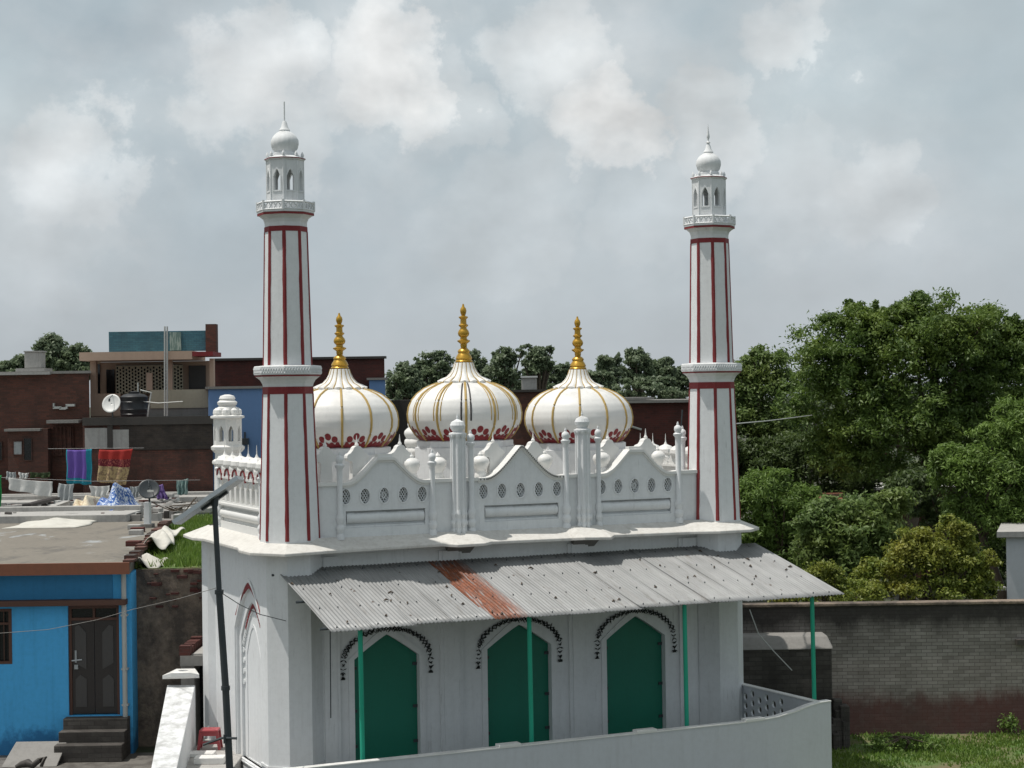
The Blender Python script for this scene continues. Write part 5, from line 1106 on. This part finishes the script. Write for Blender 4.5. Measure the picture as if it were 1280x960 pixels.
m = MB(); m.tube([(.62, -.55, 3.6), (.62, -.5, 1.2)], .012, 5); m.build('conduit', 'dark_metal', None, 'dark vertical conduit on the mosque corner under the awning end', 'pipe', org=(0, -.3, 0))

# ================================================================== SKY AND SUN
sd = Vector((-.955, .29, 0)).normalized() * math.cos(math.radians(70)) + UP * math.sin(math.radians(70))
sun = bpy.data.lights.new('sun', 'SUN'); sun.energy = 3.2; sun.angle = math.radians(.6); sun.color = (1, .955, .89)
so = bpy.data.objects.new('sun', sun); COL.objects.link(so); so.rotation_euler = sd.to_track_quat('Z', 'Y').to_euler()
wld = bpy.data.worlds.new('World'); scene.world = wld; wld.use_nodes = True; nt = wld.node_tree; nt.nodes.clear()
def N(k, **kw):
    n = nt.nodes.new(k)
    for a, v in kw.items(): setattr(n, a, v)
    return n
def LK(a, b): nt.links.new(a, b)
def MT(op, a, b=0., c=0.):
    n = N('ShaderNodeMath', operation=op)
    for i, v in enumerate((a, b, c)):
        if isinstance(v, bpy.types.NodeSocket): LK(v, n.inputs[i])
        else: n.inputs[i].default_value = v
    return n.outputs[0]
def RP(f, st):
    r = N('ShaderNodeValToRGB'); e = r.color_ramp.elements
    while len(e) < len(st): e.new(.5)
    for i, (p, c) in enumerate(st): e[i].position = p; e[i].color = (*((c,) * 3 if isinstance(c, (int, float)) else c), 1)
    LK(f, r.inputs[0]); return r.outputs[0]
tc = N('ShaderNodeTexCoord'); vec = tc.outputs['Generated']
def NZ(scale, det, ro, loc=(0, 0, 0), sc=(1, 1, 1), dist=0):
    mp = N('ShaderNodeMapping'); mp.inputs['Location'].default_value = loc; mp.inputs['Scale'].default_value = sc; LK(vec, mp.inputs['Vector'])
    n = N('ShaderNodeTexNoise'); n.inputs['Scale'].default_value = scale; n.inputs['Detail'].default_value = det; n.inputs['Roughness'].default_value = ro; n.inputs['Distortion'].default_value = dist
    LK(mp.outputs[0], n.inputs['Vector']); return n.outputs['Fac']
def MIXC(f, a, b, mode='MIX'):
    n = N('ShaderNodeMix', data_type='RGBA', blend_type=mode)
    for s, v in ((n.inputs[0], f), (n.inputs[6], a), (n.inputs[7], b)):
        if isinstance(v, bpy.types.NodeSocket): LK(v, s)
        elif isinstance(v, (int, float)): s.default_value = v
        else: s.default_value = (*v, 1)
    return n.outputs[2]
broad = NZ(3.6, 4, .5, (1.3, .2, .7), (1, 1, 1.8)); puff = NZ(9, 8, .56, (0, 0, 0), (1, 1, 1.35), .3); fine = NZ(26, 6, .6)
skyn = N('ShaderNodeTexSky', sky_type='NISHITA', sun_disc=False); skyn.sun_elevation = math.radians(70); skyn.sun_rotation = math.atan2(sd.x, sd.y)
# heaped bright clouds in fixed directions
wn = N('ShaderNodeTexNoise'); wn.inputs['Scale'].default_value = 13; wn.inputs['Detail'].default_value = 7; wn.inputs['Roughness'].default_value = .62; LK(vec, wn.inputs['Vector'])
wv = N('ShaderNodeVectorMath', operation='MULTIPLY_ADD'); LK(wn.outputs['Color'], wv.inputs[0]); wv.inputs[1].default_value = (.13, .13, .12); 
ws = N('ShaderNodeVectorMath', operation='SUBTRACT'); LK(vec, ws.inputs[0]); ws.inputs[1].default_value = (.065, .065, .06); LK(ws.outputs[0], wv.inputs[2]); wvec = wv.outputs[0]
blob = None
for (x, y, rad, amp) in ((490, 75, .040, 1.0), (455, 110, .030, .6), (735, 145, .032, 1.1), (700, 70, .035, .7), (315, 95, .038, .75), (120, 195, .040, .7), (880, 165, .030, .6), (1095, 250, .034, .6), (990, 45, .026, .6), (370, 190, .03, .5), (640, 280, .045, .35), (830, 230, .04, .35), (60, 270, .05, .35), (560, 130, .03, .45), (1000, 255, .035, .35)):
    d = ray(x, y).normalized(); vn = N('ShaderNodeVectorMath', operation='DISTANCE'); LK(wvec, vn.inputs[0]); vn.inputs[1].default_value = d
    q = MT('DIVIDE', vn.outputs['Value'], rad); q = MT('ADD', q, MT('MULTIPLY', MT('SUBTRACT', fine, .5), .9))
    f = MT('MULTIPLY', RP(MT('MULTIPLY', q, .5), [(.20, 1), (.46, .72), (.56, .25), (1.0, 0)]), amp); blob = f if blob is None else MT('MAXIMUM', blob, f)
base = MIXC(RP(broad, [(.34, 0), (.62, 1)]), (.315, .385, .425), (.47, .53, .55))
base = MIXC(MT('MULTIPLY', RP(puff, [(.45, 0), (.70, 1)]), .42), base, (.62, .63, .635))
base = MIXC(MT('MULTIPLY', blob, .85), base, (.78, .775, .755))
sepn = N('ShaderNodeSeparateXYZ'); LK(vec, sepn.inputs[0])
hz = RP(sepn.outputs[2], [(.0, .9), (.045, .75), (.16, 0)]); base = MIXC(hz, base, (.40, .435, .475))
sv = N('ShaderNodeVectorMath', operation='DOT_PRODUCT'); LK(vec, sv.inputs[0]); sv.inputs[1].default_value = sd
glow = RP(sv.outputs['Value'], [(.45, 0), (.95, 1)]); base = MIXC(MT('MULTIPLY', glow, .5), base, (.95, .93, .88))
e1 = NZ(8, 5, .52, (0, 0, 0), (1, 1, 1.4)); e2 = NZ(8, 5, .52, (-.014, .004, .024), (1, 1, 1.4))
em = MT('MULTIPLY', MT('SUBTRACT', e1, e2), MT('ADD', MT('MULTIPLY', blob, 1.3), .35)); ef = MT('ADD', 1.0, MT('MULTIPLY', em, 1.15))
es = N('ShaderNodeVectorMath', operation='SCALE'); LK(base, es.inputs[0]); LK(ef, es.inputs['Scale']); base = es.outputs[0]
zen = RP(sepn.outputs[2], [(.3, .5), (.7, .42)]); zz = N('ShaderNodeVectorMath', operation='SCALE'); LK(MIXC(1.0, base, zen, 'MULTIPLY'), zz.inputs[0]); zz.inputs['Scale'].default_value = 2.0; base = zz.outputs[0]
gnd = RP(sepn.outputs[2], [(.0, 0), (.004, 1)])
b1 = N('ShaderNodeBackground'); LK(base, b1.inputs[0]); b1.inputs[1].default_value = 1.0
b2 = N('ShaderNodeBackground'); LK(skyn.outputs[0], b2.inputs[0]); b2.inputs[1].default_value = .08
ms = N('ShaderNodeMixShader'); ms.inputs[0].default_value = .9; LK(b2.outputs[0], ms.inputs[1]); LK(b1.outputs[0], ms.inputs[2])
out = N('ShaderNodeOutputWorld'); LK(ms.outputs[0], out.inputs[0])
vs_ = scene.view_settings; vs_.view_transform = 'Standard'; vs_.look = 'None'; vs_.gamma = 1; vs_.exposure = 0.22; vs_.use_curve_mapping = False
